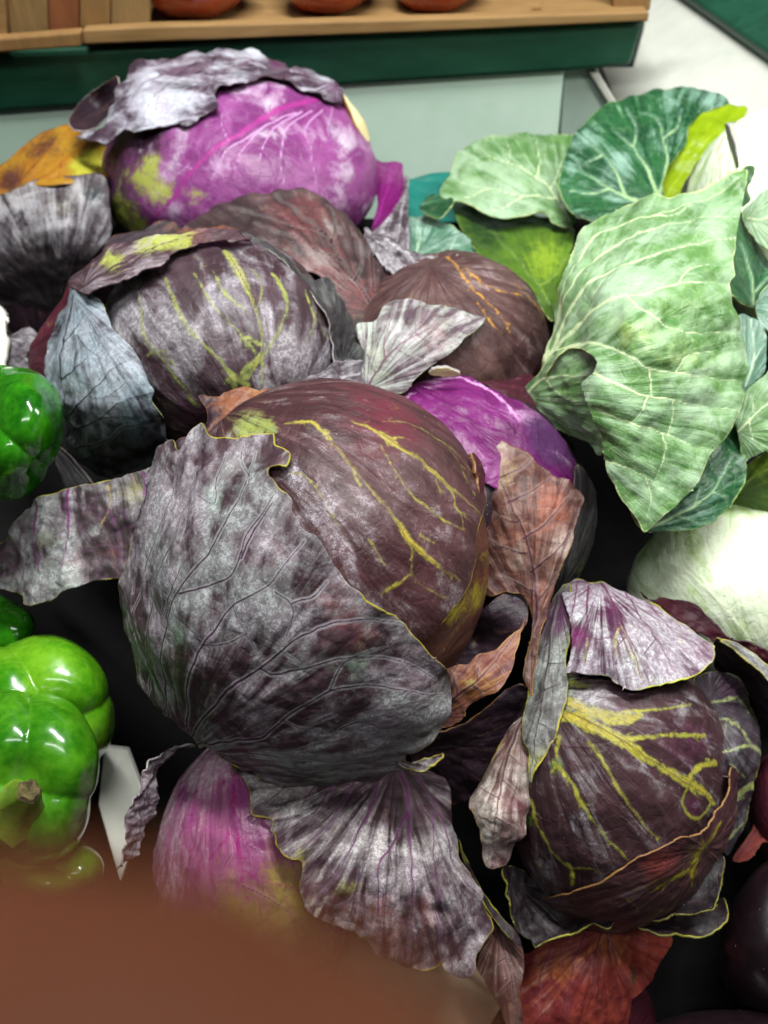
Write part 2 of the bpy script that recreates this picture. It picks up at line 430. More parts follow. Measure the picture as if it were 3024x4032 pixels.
def plain_mat(name, c1, c2, scale=30, rough=0.5, spec=0.4, bumpd=0.0004, stretch=(1, 1, 1), spots=None, spot=0.7, det=4, **kw):
    s = NT(name)
    mp = s.n('ShaderNodeMapping'); s.put(mp.inputs[0], s.co); mp.inputs['Scale'].default_value = stretch
    a = s.noise(scale, det, 0.6, 0.5, 1.0, mp.outputs[0]); b = s.noise(scale * 9, 3, 0.6, 0, 2.0, mp.outputs[0])
    f = s.math('MULTIPLY_ADD', b, 0.35, s.math('MULTIPLY', a, 0.8))
    col = s.mix(s.step(f, 0.36, 0.78), lin(c1), lin(c2))
    if spots: col = s.mix(s.step(s.noise(scale * 1.7, 4, 0.65, 0, 9.0), spot, spot + 0.06), col, lin(spots))
    return s.fin(col, s.math('MULTIPLY_ADD', b, 0.2, rough - 0.1), spec, s.bump(f, bumpd, 0.7), **kw)

M = {}
M['rim_yellow'] = plain_mat('rim_yellow', '33261f', '8f8a38', 30)
M['rim_dark'] = plain_mat('rim_dark', '2a1a22', '4a3038', 90)
M['rim_brown'] = plain_mat('rim_brown', '6a4a2e', '93693a', 90)
M['rim_green'] = plain_mat('rim_green', 'a3b56a', 'c4cf8a', 90)
M['rim_pale'] = plain_mat('rim_pale', '8d8588', 'aaa2a2', 90)
# centre cabbage
M['f_front'] = cabbage_mat('leaf_grey_bloom', '35242a', '503c42', 'b0a9b2', 0.5, 60, vbc='38182f', halo=0.55, acc1='6b3a3a', acc2='667a68', edge='a89c26', ew=0.7, seed=1, speck=0.6, bloom2='a4a9aa', net=0.35)  # halo also paints the pale highlight along the raised veins
M['f_head'] = cabbage_mat('leaf_wine_yellow_vein', '361d20', '503236', 'a59ba2', 0.26, 70, a1='b8a233', a2='8f8a3e', vbc='4a2028', halo=0.0, acc1='5c2030', acc2='8a9450', edge='b0a22c', ew=0.9, seed=2, feather=0.65, speck=0.8, bloom2='b0aab4')
M['f_under'] = cabbage_mat('leaf_brown_wine', '40241f', '5f3a30', '8a7f78', -0.05, 60, a1='b79c20', a2='a08a20', vbc='3a1a1a', halo=0, acc1='6b3a22', acc2='9c8c20', seed=3, rough=0.42, feather=1.0)
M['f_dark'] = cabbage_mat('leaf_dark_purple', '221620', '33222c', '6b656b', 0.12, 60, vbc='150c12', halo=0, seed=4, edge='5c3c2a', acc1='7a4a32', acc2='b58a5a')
M['brown'] = cabbage_mat('leaf_red_brown', '442823', '68463d', 'a4968f', 0.28, 50, a1='a98c2a', a2='7c6a2e', vbc='4a2233', halo=0.2, acc1='8a4a35', acc2='8f7b4c', edge='8a6a35', ew=0.6, seed=5, net=0.4, bloom2='a58a86')
M['curl'] = cabbage_mat('leaf_brown_orange', '5a3230', '7d4e3c', '9f8a80', 0.22, 50, vbc='4a2630', acc1='8a5a2e', acc2='8c8a3a', edge='96793a', seed=6, net=0.4)
M['strip'] = cabbage_mat('leaf_grey_stripe', '35292d', '554a4d', 'aea8ae', 0.46, 45, a1='a5813c', a2='9c8a4a', vbc='74326c', halo=0.1, acc1='7e7a4c', acc2='5a3030', edge='a29a30', seed=7, feather=0.8, bloom2='b0b8b4')
# bottom left
M['g_head'] = cabbage_mat('leaf_pink_yellow', '8a3f74', 'a8608a', 'd8bccd', 0.26, 70, a1='8f1f6f', a2='a02a78', vbc='7a2a62', halo=0.1, acc1='9c8a4a', acc2='7f1a66', seed=8, rough=0.22, spec=0.6, feather=1.0, net=0.1)
M['g_fan'] = cabbage_mat('leaf_white_purple', '302126', '503d44', 'bdb3ba', 0.46, 50, vbc='5c2a55', halo=0.08, acc1='7a4a45', acc2='8f8a48', edge='b09a2a', ew=0.8, seed=9, speck=0.6, streak=0.35, bloom2='cfcaca')
M['g_dry'] = cabbage_mat('leaf_dry_grey', '3a2c33', '5c4a52', 'a8a3aa', 0.45, 120, vbc='2a1c24', seed=10, edge='5c4a52', acc1='8a5a40')
# bottom right
M['h_head'] = cabbage_mat('leaf_purple_yellow_map', '332024', '493236', 'a19da2', 0.28, 70, a1='b3a438', a2='94983c', vbc='4a2233', halo=0, acc1='4a1f38', acc2='5f8a2a', edge='a89a40', seed=11, feather=0.7, bloom2='b0acb4')
M['h_band'] = cabbage_mat('leaf_mauve_brown', '3c2429', '5a3b3e', '8f868a', 0.15, 55, a1='a39a24', a2='8a7f24', vbc='4a2233', halo=0, acc1='7a3a35', acc2='8a8420', edge='a88a50', seed=12, rough=0.42, feather=1.0)
M['h_flap'] = cabbage_mat('leaf_white_wine', '44203a', '633f54', 'bdb8c2', 0.58, 45, a1='b3ac5a', a2='a9a868', vbc='5a2448', halo=0.05, acc1='5e1f4c', acc2='8a8f5a', edge='a3a62c', ew=0.9, seed=13, feather=0.7, bloom2='cdd0d2')
M['h_strip'] = cabbage_mat('leaf_grey_green', '3c3739', '5c5856', 'a9aaa9', 0.55, 50, vbc='3f3438', halo=0.25, acc1='5a2f50', acc2='7a7a48', edge='a8a02c', ew=0.8, seed=14, net=0.5, bloom2='a3aaa2')
M['h_pale'] = cabbage_mat('leaf_cream_mauve', '6b4c4c', '866a62', 'd8d2c8', 0.52, 50, vbc='5a3038', halo=0.25, acc1='6e3f4c', acc2='9a8450', edge='b09a2c', ew=0.8, seed=15, net=0.5, bloom2='b9aaa6')
M['h_side'] = cabbage_mat('leaf_slate_green_vein', '30262e', '443a42', '77797c', 0.35, 60, a1='a3b25a', a2='b4bd80', vbc='24181f', halo=0, acc1='4a2a42', acc2='7f9a4a', edge='a89a3a', seed=16, feather=0.5)
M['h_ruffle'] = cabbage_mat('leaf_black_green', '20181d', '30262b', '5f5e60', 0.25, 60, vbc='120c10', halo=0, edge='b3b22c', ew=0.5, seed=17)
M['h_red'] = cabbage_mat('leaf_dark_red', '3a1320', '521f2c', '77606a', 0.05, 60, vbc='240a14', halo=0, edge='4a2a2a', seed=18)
M['orange'] = cabbage_mat('leaf_orange_red', '6a2828', '86392e', 'ad8a85', 0.12, 70, a1='c07a3a', a2='a8603a', vbc='5a1f38', halo=0.05, acc1='9c5a34', acc2='5c4a35', edge='7a4a2a', seed=19, streak=0.3, rough=0.4, feather=1.2)
# middle left
M['c_head'] = cabbage_mat('leaf_mauve_green_vein', '332329', '4b3b43', 'b0abb2', 0.48, 45, a1='a9a950', a2='808a48', vbc='5a2a3a', halo=0, acc1='47203a', acc2='9cae4c', edge='5a4a50', seed=20, feather=0.75, bloom2='b3aeb8')
M['c_rim'] = cabbage_mat('leaf_purple_lime', '3c292f', '574249', 'a59ba3', 0.35, 50, vbc='3a2230', halo=0, acc1='8a5a50', acc2='a5ab50', edge='50363c', seed=21)
M['c_left'] = cabbage_mat('leaf_blue_grey', '322a35', '4c4650', 'a4abb6', 0.62, 50, vbc='281a25', halo=0.3, acc1='4f6470', acc2='3a2a3a', edge='5c6a66', seed=22, speck=0.4, bloom2='9aa9b4')
M['c_right'] = cabbage_mat('leaf_dark_slate', '2e2a2e', '454446', '7a7f7c', 0.28, 50, vbc='1f1a1c', halo=0, edge='6c6f5c', seed=23)
M['silver'] = cabbage_mat('leaf_silver', '4c3c44', '685a62', 'c8c6c8', 0.5, 40, vbc='7a5a6a', halo=0.25, acc1='8a6a6e', acc2='a5ac8a', edge='8a9a80', seed=24, speck=0.3, bloom2='b9c4b8')
M['d_head'] = cabbage_mat('leaf_brown_orange_vein', '402a2b', '5f4543', '9c8d90', 0.25, 45, a1='b8792f', a2='c4912f', vbc='3f2228', halo=0, acc1='7a4a35', acc2='8a6a30', seed=25, feather=1.0)
M['d_leaf'] = cabbage_mat('leaf_dark_brown', '2e2223', '4b393a', '8f8685', 0.20, 45, vbc='2a1a1e', halo=0.2, acc1='6e3a3c', acc2='5f6a50', edge='4a4340', seed=26, speck=0.3)
M['crinkle'] = cabbage_mat('leaf_grey_crinkle', '382d35', '544850', 'b8b4ba', 0.52, 90, vbc='2f2229', seed=27, edge='5a4a50')
M['e_head'] = cabbage_mat('leaf_magenta', '5a1450', '74266a', 'c9a0c6', 0.15, 50, a1='d49fd0', a2='c98cc4', vbc='4a0a40', halo=0, acc1='54305a', acc2='c07fbd', edge='4a0a40', seed=28, rough=0.36, feather=1.6, net=0.1, bloom2='d8c0d8')
# top
M['a_head'] = cabbage_mat('leaf_lilac_pink', '6e2a66', '8f4a86', 'c4a8c6', 0.16, 38, a1='a32f86', a2='8f2a78', vbc='b386b4', halo=0.0, acc1='46283e', acc2='a0a64a', edge='6a2a5c', seed=29, rough=0.36, feather=1.0, net=0.1, speck=0.3, bloom2='d6cedc')
M['a_top'] = cabbage_mat('leaf_lilac_bloom', '362634', '594655', 'b9b4c4', 0.42, 40, vbc='5f4259', halo=0.1, acc1='5e2a52', acc2='3a2c36', edge='4a3a46', seed=30, speck=0.3, streak=0.2, bloom2='cfd4df')
M['a_magenta'] = cabbage_mat('leaf_magenta_dark', '560a48', '6f1560', 'a86aa0', 0.0, 50, vbc='8a2a7c', halo=0, seed=31, edge='7a3a72', rough=0.36)
M['yellow'] = cabbage_mat('leaf_yellow_orange', '96601c', 'a87e26', 'c9b76a', 0.05, 50, vbc='7a3a1f', halo=0, acc1='54302a', acc2='b0ae3a', edge='8a5a1f', seed=32, rough=0.4)
M['b_grey'] = cabbage_mat('leaf_mauve_grey', '30262d', '4c4448', 'b4b0b3', 0.36, 40, vbc='2f242c', halo=0.1, acc1='2a3438', acc2='6e6a5c', edge='4a4046', seed=33, speck=0.3, bloom2='a3a0a8')
# green cabbages
gk = dict(net=0.12, fine=0.2, rough=0.36, spec=0.5)
M['green'] = cabbage_mat('leaf_pale_green', '527c42', '6c9654', '9ab894', 0.5, 38, vbc='cfdfae', halo=0.3, acc1='54883f', acc2='a6c070', edge='c6d495', ew=0.8, seed=40, speck=0.25, trans=0.15, **gk, bloom2='acc4a8')
M['green_deep'] = cabbage_mat('leaf_deep_green', '18442a', '2a6038', '8fb3a3', 0.26, 40, vbc='9cbc86', halo=0.25, acc1='2a6a3c', acc2='7fa04c', edge='8fae62', ew=0.7, seed=41, speck=0.25, trans=0.12, **gk)
M['green_lime'] = cabbage_mat('leaf_lime', '8fae10', 'a7c01c', 'c4d468', -0.1, 40, vbc='b4c83a', halo=0, acc1='7a9a14', acc2='b8c62c', edge='a8bd30', seed=42, speck=0.2, trans=0.35, **gk)
M['green_white'] = cabbage_mat('leaf_white_green', 'a2c074', 'b8cf8e', 'e6eed8', 0.6, 30, a1='f0f4e2', a2='eaf0da', vbc='e3ecc8', halo=0.2, acc1='8fb860', acc2='dfe8c8', edge='dfe8c8', seed=43, speck=0.2, feather=0.6, **gk)
M['green_olive'] = cabbage_mat('leaf_olive', '3f5c1c', '567a22', '8fa568', 0.05, 40, vbc='8aa548', halo=0.1, acc1='1f3a18', acc2='7f9a2a', edge='7fa04c', seed=44, speck=0.2, trans=0.1, **gk)
M['green_blue'] = cabbage_mat('leaf_blue_green', '3c6450', '557d68', 'a5bfb4', 0.4, 40, vbc='a9c2a0', halo=0.2, edge='a5bd8a', seed=45, speck=0.2, **gk)

M['pepper'] = plain_mat('pepper_green', '2f780a', '6ea61e', 30, 0.22, 0.6, 0.0001, Coat_Weight=0.5, Coat_Roughness=0.08)
M['pepper_dark'] = plain_mat('pepper_deep_green', '0f4a08', '368a12', 30, 0.17, 0.6, 0.0001, Coat_Weight=0.5, Coat_Roughness=0.08)
M['pepper_dark2'] = plain_mat('pepper_mid_green', '1f6408', '52921a', 30, 0.22, 0.6, 0.0001, Coat_Weight=0.5, Coat_Roughness=0.08)
M['pepper_lime'] = plain_mat('pepper_lime', '4f8612', '76a020', 22, 0.2, 0.6, 0.0001, Coat_Weight=0.4, Coat_Roughness=0.1)
M['pepper_stem'] = plain_mat('pepper_stem', '4a6a16', '6c8628', 60, 0.45, 0.4, 0.0006)
M['stem_cut'] = plain_mat('stem_cut', '1f1a12', '6f643f', 300, 0.8, 0.2, 0.0008)
M['eggplant'] = plain_mat('eggplant_skin', '10080c', '1c0f15', 18, 0.36, 0.5, 0.0001, Coat_Weight=0.3, Coat_Roughness=0.15)
M['tomato'] = plain_mat('tomato_skin', '8f2a12', 'a8441c', 14, 0.25, 0.5, 0.0002, Coat_Weight=0.3)
M['wood'] = plain_mat('crate_wood', '785a36', '94744a', 16, 0.6, 0.3, 0.0006, (0.25, 2.2, 2.2), spots='6a4522', spot=0.66)
M['wood_grey'] = plain_mat('slat_wood_brown', '6f5636', '8f7248', 16, 0.65, 0.3, 0.0006, (2.2, 2.2, 0.25), spots='4a3822', spot=0.66)
M['wood_red'] = plain_mat('slat_wood_red', '6a3c24', '84502f', 16, 0.65, 0.3, 0.0006, (2.2, 2.2, 0.25))
M['wood_tan'] = plain_mat('slat_wood_tan', '755632', '8c6a40', 16, 0.65, 0.3, 0.0006, (2.2, 2.2, 0.25), spots='4a3420', spot=0.68)
M['green_paint'] = plain_mat('dark_green_paint', '12392a', '1b4a37', 10, 0.42, 0.45, 0.0005, (0.6, 2, 2), spots='2c5a48', spot=0.68)
M['mint_paint'] = plain_mat('mint_paint', 'c6e2cf', 'd2eada', 8, 0.5, 0.4, 0.0004, spots='8fa294', spot=0.70)
M['mint_shade'] = plain_mat('mint_grey_paint', '93a69a', 'a3b5aa', 8, 0.5, 0.4, 0.0004)  # mint darkened in the colour to stand for the panel's shade
M['white_paint'] = plain_mat('white_paint', 'b4b7ae', 'c6c7be', 8, 0.42, 0.4, 0.0005, spots='a9a492', spot=0.70)
M['white_plastic'] = plain_mat('white_plastic', 'cfcfc4', 'dddcd2', 12, 0.45, 0.4, 0.0002, spots='6a6454', spot=0.76)
M['bin_dark'] = plain_mat('bin_liner_dark', '060506', '0b0a0b', 40, 0.9, 0.2, 0.0006)
M['teal'] = plain_mat('teal_net', '0d5a52', '12756a', 60, 0.5, 0.3, 0.0003)
M['beige'] = plain_mat('beige_board', '7a6650', '8f7a60', 10, 0.6, 0.3, 0.0004)
M['skin'] = plain_mat('skin', '3c1d0e', '472616', 60, 0.7, 0.1, 0.0002, Subsurface_Weight=0.15, Subsurface_Scale=0.004)
M['nail'] = plain_mat('nail', 'a56a55', 'b07a66', 60, 0.3, 0.5, 0.0001)
M['stem_pale'] = plain_mat('core_pale', 'c9b98a', 'd8cca0', 80, 0.6, 0.3, 0.0006)

# ------------------------------------------------------------------ the stand
Rv = RM  # camera axes in world
fd = lambda py: 0.64 / (1 - 0.47 * (2016 - py) / 3562)
fl = [unproj(x, y, fd(y)) for x, y in ((-900, 4700), (4000, 4700), (4000, 860), (-900, 860))]
fn = np.cross(fl[1] - fl[0], fl[3] - fl[0]); fn /= np.linalg.norm(fn)
slab('bin_floor', fl, -fn * 0.012, M['bin_dark'], None, 0, 'structure')
YN = np.array([0, 1.0, 0])
def wallpts(s, y, dx=0, dy=0): return [on_plane(p[0], p[1], YN, (0, y, 0)) for p in pts(s, dx, dy)]
t = thing('display_back', 'pale mint painted back board of the vegetable stand under the dark green rail', 'stand back', (0, 0.775, 0.3))
slab('mint_board', wallpts('-500,380 2225,240 2195,560 2180,900 -500,1200', 0.771), (0, 0.02, 0), M['mint_paint'], t)
slab('shaded_board', wallpts('2222,255 2345,250 2420,420 2420,900 2186,900', 0.777), (0, 0.02, 0), M['mint_shade'], t)
slab('corner_batten', wallpts('2318,285 2352,278 2470,470 2440,480', 0.772), (0, 0.008, 0), M['white_paint'], t)
t = thing('back_rail', 'dark green painted wooden rail running behind the cabbages under the crates', 'rail', (0, 0.76, 0.4))
slab('rail_board', wallpts('-500,215 300,195 1000,155 2545,84 2512,180 2488,262 2225,286 1365,340 0,446 -500,484', 0.765), (0, 0.025, 0), M['green_paint'], t, 0.004)
# side panel on the right, receding towards the camera
sp = [unproj(2360, 255, 0.80), unproj(2490, 262, 0.79), unproj(2560, 60, 0.83), unproj(2600, -300, 0.88), unproj(2760, -60, 0.80), unproj(3200, 320, 0.66), unproj(3200, 1300, 0.60), unproj(2700, 800, 0.70), unproj(2440, 480, 0.785)]
ctr = [2360, 255, .80, 2490, 262, .795, 2560, 60, .83, 2600, -300, .90, 2760, -60, .83, 3200, 320, .70, 3200, 1300, .60, 2700, 800, .70, 2440, 480, .775]
pn = np.linalg.svd(np.array(sp) - np.mean(sp, 0))[2][2]; pc = np.mean(sp, 0)
side = [on_plane(x, y, pn, pc) for x, y in ((2365, 262), (2490, 262), (2530, 120), (2600, -300), (2690, -40), (2725, 0), (3024, 213), (3300, 410), (3300, 1300), (2700, 900), (2480, 560))]
if np.dot(pn, RT - pc) > 0: pn = -pn
t = thing('stand_side', 'white painted side panel of the stand in the upper right corner', 'side panel', side[0])
slab('white_board', side, pn * 0.015, M['white_paint'], t)
t = thing('side_rail', 'dark green slanting rail in the top right corner of the picture', 'rail', side[6])
slab('rail_board', [on_plane(x, y, pn, pc - pn * 0.012) for x, y in ((2600, -200), (2640, -60), (2727, 0), (3026, 212), (3300, 410), (3500, 300), (3300, -300), (2800, -300))], pn * 0.03, M['green_paint'], t, 0.003)

# ------------------------------------------------------------------ crates and tomatoes at the top
YC = 0.757
cr = thing('wooden_crate', 'light wooden crate with three red fruits standing on the green rail', 'crate', tuple(on_plane(1400, 100, YN, (0, YC, 0))))
slab('front_board', wallpts('324,118 590,104 1659,75 2555,46 2546,84 1659,126 326,176', YC), (0, 0.012, 0), M['wood'], cr)
fr = [np.array(p) for p in wallpts('324,124 2555,52', YC + 0.012)]
slab('floor_board', [fr[0], fr[1], fr[1] + np.array([0, 0.25, 0.0]), fr[0] + np.array([0, 0.25, 0.0])], (0, 0, -0.006), M['wood'], cr, 0)
slab('slat', wallpts('313,-260 434,-260 434,108 313,114', YC + 0.013), (0, 0.008, 0), M['wood_tan'], cr)
slab('slat', wallpts('437,-260 596,-260 590,102 437,108', YC + 0.013), (0, 0.008, 0), M['wood_grey'], cr)
slab('slat', wallpts('2390,-260 2600,-260 2560,44 2415,50', YC + 0.03), (0, 0.008, 0), M['wood_tan'], cr)
cl = thing('wooden_crate', 'slatted wooden crate at the upper left edge, left of the fruit crate', 'crate', tuple(on_plane(100, 160, YN, (0, YC - 0.01, 0))))
slab('front_board', wallpts('-500,172 0,152 318,126 319,184 0,207 -500,240', YC - 0.008), (0, 0.012, 0), M['wood_tan'], cl)
slab('slat', wallpts('-150,-260 8,-260 28,150 -150,158', YC + 0.003), (0, 0.008, 0), M['wood'], cl)
slab('slat', wallpts('2,-260 172,-260 190,138 38,147', YC + 0.010), (0, 0.008, 0), M['wood_grey'], cl)
slab('slat', wallpts('176,-260 305,-260 310,124 192,130', YC + 0.012), (0, 0.008, 0), M['wood_red'], cl)
def tomato(px, py, wpx, lab):
    b = on_plane(px, py, YN, (0, YC + 0.05, 0)); R = wpx / 2 * 0.80 / FPX
    t = thing('tomato', lab, 'tomato', tuple(b), 'red fruits in the wooden crate')
    v, f = ico(4); w = v.copy(); a = np.arctan2(v[:, 1], v[:, 0])
    rr = np.sqrt(v[:, 0] ** 2 + v[:, 1] ** 2)
    w *= (1 + 0.03 * np.cos(5 * a) * rr)[:, None]
    w[:, 2] = w[:, 2] * 0.74 + 0.70; w *= R
    w[:, 2] = np.maximum(w[:, 2], 0.0)
    me = bpy.data.meshes.new('skin'); me.from_pydata(w.tolist(), [], f); me.update()
    me.polygons.foreach_set('use_smooth', [True] * len(me.polygons)); new_obj('skin', me, t, (M['tomato'],))
    sv = []; sf = []
    for k in range(5):
        a0 = k * 2 * math.pi / 5; n = len(sv)
        for aa, r, z in ((a0 - 0.35, .08, 1.43), (a0 + 0.35, .08, 1.43), (a0, .42, 1.42), (a0, .05, 1.50)): sv.append((R * r * math.cos(aa), R * r * math.sin(aa), R * z))
        sf += [(n, n + 1, n + 2), (n, n + 2, n + 3), (n + 1, n + 3, n + 2)]
    me = bpy.data.meshes.new('calyx'); me.from_pydata(sv, [], sf); new_obj('calyx', me, t, (M['pepper_stem'],))
tomato(792, 58, 400, 'leftmost of the three red fruits in the top wooden crate')
tomato(1302, 40, 360, 'middle one of the three red fruits in the top wooden crate')
tomato(1716, 38, 330, 'rightmost of the three red fruits in the top wooden crate')
# ------------------------------------------------------------------ red cabbages
def base_of(b, drop=0.06):
    p = P(b.c[0], b.c[1], b.d); return (p.x, p.y, p.z - drop)
Y_, D_, B_, G_, L_ = M['rim_yellow'], M['rim_dark'], M['rim_brown'], M['rim_green'], M['rim_pale']

# --- top cabbage, pink with a lilac leaf folded over it
bA = Ball(945, 690, 535, 400, 0.68, 0.085)
A = thing('red_cabbage', 'pink and lilac red cabbage at the back with a whitish leaf folded over its top', 'cabbage', base_of(bA), 'red cabbages')
head('head', A, bA, M['a_magenta'])
leaf('wrapper_leaf', A, bA, circle(945, 690, 560, 420), M['a_head'], D_, 8, 1.5, seed=1,
     va=[('1370,400 1290,388 1180,412 1060,462 900,562 780,652 700,762 620,852 575,905', 9, 16, 18, 15, 12, 9, 6)],
     vb=[('1160,450 1050,500 960,590 925,680 920,760', 4, 2), ('1190,445 1080,510 1030,610 1012,760', 4, 2), ('1230,440 1130,510 1105,620 1120,760', 4, 2),
         ('1270,440 1200,510 1225,620 1245,760', 4, 2), ('1050,500 900,600 840,700 825,800', 4, 2), ('1310,430 1290,520 1330,620 1345,740', 3, 2),
         ('900,560 870,480 900,400', 3, 1), ('1060,460 1030,400 1060,330', 3, 1), ('760,670 640,640 560,660', 3, 1)],
     k1=[(1100, 500, 130, .35), (860, 640, 70, .4), (1350, 560, 110, .55), (1300, 760, 120, .6), (1000, 340, 120, .45), (1090, 680, 90, -.5), (1240, 640, 90, -.55), (1180, 450, 60, -.3), (690, 660, 60, .4), (700, 830, 60, .6), (1440, 700, 50, -.6)],
     k2=[(520, 560, 120, 1.0), (480, 760, 90, .8), (600, 540, 70, .6), (520, 880, 60, .7)],
     base=(1180, -150), pleat=0.9, k3=[(560, 700, 55, .75), (480, 830, 60, .8), (610, 640, 40, .5), (770, 770, 45, .55), (560, 900, 60, .7), (640, 760, 50, .6)], pucker=(1.4, 40))
leaf('folded_leaf', A, Sheet([(290, 515, .645), (470, 300, .665), (800, 185, .70), (1080, 225, .70), (1340, 350, .67), (840, 380, .608), (735, 485, .603), (500, 500, .615), (350, 530, .635), (1100, 300, .635), (650, 330, .635), (960, 250, .655)]),
     '290,522 330,510 385,480 425,425 440,380 450,325 480,290 520,250 600,225 700,200 800,185 900,184 1000,198 1080,225 1180,265 1280,298 1330,320 1352,372 1345,392 1290,378 1250,362 1190,340 1140,312 1080,290 1040,290 970,305 880,335 838,360 845,398 790,430 760,470 735,487 690,475 600,490 530,506 482,494 455,520 400,550 345,542', M['a_top'], D_, 7, seed=2,
     vb=[('1320,345 1150,270 900,230 700,260 520,330 420,450', 4, 1), ('1000,240 860,290 760,380 700,470', 3, 1), ('850,240 700,300 600,400 560,490', 3, 1), ('700,260 580,330 500,430 470,500', 3, 1), ('1130,270 1030,280 960,300', 2, 1)],
     k1=[(560, 380, 120, .35), (640, 440, 90, .25), (900, 240, 120, .15), (1250, 340, 60, .2), (700, 220, 60, -.25), (1090, 255, 40, -.6)], k2=[(1310, 345, 40, .9), (1090, 250, 30, .7)], pucker=(2.6, 26), ruffle=(4, 22, 12), edge=(-2, 8), jag=10)
leaf('folded_leaf_end', A, Sheet([(275, 490, .655), (440, 325, .675), (470, 420, .675), (330, 515, .652), (390, 430, .69)]),
     '272,492 285,455 300,430 330,398 360,370 400,345 445,322 475,310 480,420 420,490 340,530 292,526', M['f_dark'], L_, 7, seed=3, edge=(3, 5))
leaf('side_leaf', A, Sheet([(1455, 620, .69), (1580, 640, .685), (1590, 780, .67), (1480, 905, .635), (1490, 760, .675)]),
     '1440,600 1500,636 1572,636 1588,680 1592,790 1535,850 1482,908 1464,902 1484,820 1480,720 1450,640', M['a_magenta'], L_, 7, seed=4, vb=[('1475,890 1520,760 1540,650', 4, 2)])
leaf('side_leaf', A, Sheet([(1600, 690, .665), (1590, 780, .655), (1480, 905, .625), (1590, 985, .60), (1560, 880, .63)]),
     '1602,688 1592,720 1585,770 1545,835 1482,903 1470,920 1530,950 1600,1000 1612,900 1608,800', M['crinkle'], L_, 7, seed=5, k1=[(1560, 880, 60, -.2)], pucker=(2, 15))
leaf('core_end', A, Sheet([(1370, 380, .672), (1450, 540, .668), (1420, 480, .66)]), '1352,370 1375,400 1402,430 1430,470 1452,530 1450,560 1432,545 1405,490 1380,440', M['stem_pale'], B_, 5, thick=4)

# --- far left cabbage with the yellow leaf
bB = Ball(150, 1000, 330, 400, 0.72, 0.06)
B = thing('red_cabbage', 'red cabbage at the far left with a yellow leaf above a grey one', 'cabbage', base_of(bB), 'red cabbages')
head('head', B, bB, M['f_dark'], 4)
leaf('yellow_leaf', B, Sheet([(0, 700, .67), (200, 510, .70), (400, 545, .70), (400, 690, .655), (200, 650, .655), (-100, 650, .69)]),
     '-120,760 -60,690 0,655 60,598 130,545 200,510 270,494 320,520 400,540 432,590 425,700 320,720 200,730 120,740 0,790', M['yellow'], B_, 8, seed=6,
     vb=[('60,740 150,650 230,540', 4, 1), ('150,650 110,600', 2, 1), ('230,700 250,600 300,540', 3, 1), ('385,700 390,600 395,550', 3, 2)],
     k2=[(190, 560, 55, .75), (60, 700, 50, .7), (130, 600, 40, .5), (310, 570, 30, .5), (20, 730, 40, .5)], k3=[(370, 640, 60, .9), (300, 660, 40, .5)], pucker=(1.5, 30))
leaf('grey_leaf', B, Sheet([(0, 765, .645), (200, 695, .648), (410, 700, .642), (430, 930, .63), (200, 1260, .68), (-50, 1300, .69), (200, 880, .615), (150, 1000, .63)]),
     '-120,800 0,765 120,714 200,695 320,690 412,692 430,800 435,930 360,1020 295,1110 240,1200 180,1280 100,1330 -120,1350', M['b_grey'], D_, 9, seed=7,
     vb=[('230,1250 260,1100 280,950 250,800 240,700', 5, 2), ('270,1050 330,900 360,760', 3, 1), ('270,1000 160,880 120,740', 3, 1), ('250,1100 100,1000 0,880', 3, 1)],
     k1=[(150, 830, 150, .3), (60, 920, 80, .2), (380, 900, 60, .15), (200, 1150, 200, -.4)], k2=[(370, 780, 45, .9)], k3=[(240, 820, 50, .5)], pucker=(3, 32))  # bloom thinned low down, painting the shade of the tucked-in part
leaf('torn_leaf', B, Sheet([(20, 1330, .60), (120, 1310, .60), (100, 1480, .56), (20, 1400, .59)]), '5,1350 60,1312 130,1300 150,1330 110,1380 118,1440 130,1500 60,1470 20,1420', M['crinkle'], D_, 7, seed=8, pucker=(3, 14), jag=12)

# --- right middle cabbage, brown dome
bD = Ball(1765, 1375, 400, 378, 0.57, 0.07)
D = thing('red_cabbage', 'brown domed red cabbage with orange veins beside the large green leaf', 'cabbage', base_of(bD), 'red cabbages')
head('head', D, bD, M['d_leaf'])
leaf('wrapper_leaf', D, bD, circle(1765, 1375, 415, 390), M['d_head'], D_, 8, 1.0, seed=9,
     va=[('1780,1040 1860,1130 1950,1220 2010,1320', 5, 6, 4, 1), ('2030,1120 2100,1210 2150,1290', 4, 5, 2), ('1880,1190 1940,1280 1985,1320', 2, 5, 2), ('1830,1060 1930,1130 2060,1180', 4, 4, 2), ('1760,1020 1800,1060', 10, 3)],
     vb=[('1700,1060 1800,1250 1850,1400', 3, 1), ('1900,1060 2040,1240 2090,1400', 3, 1), ('2100,1290 2000,1400 1900,1430', 3, 1)],
     k1=[(1900, 1080, 80, .2), (2090, 1370, 90, .2), (1800, 1450, 200, -.3)], pucker=(1.8, 30))
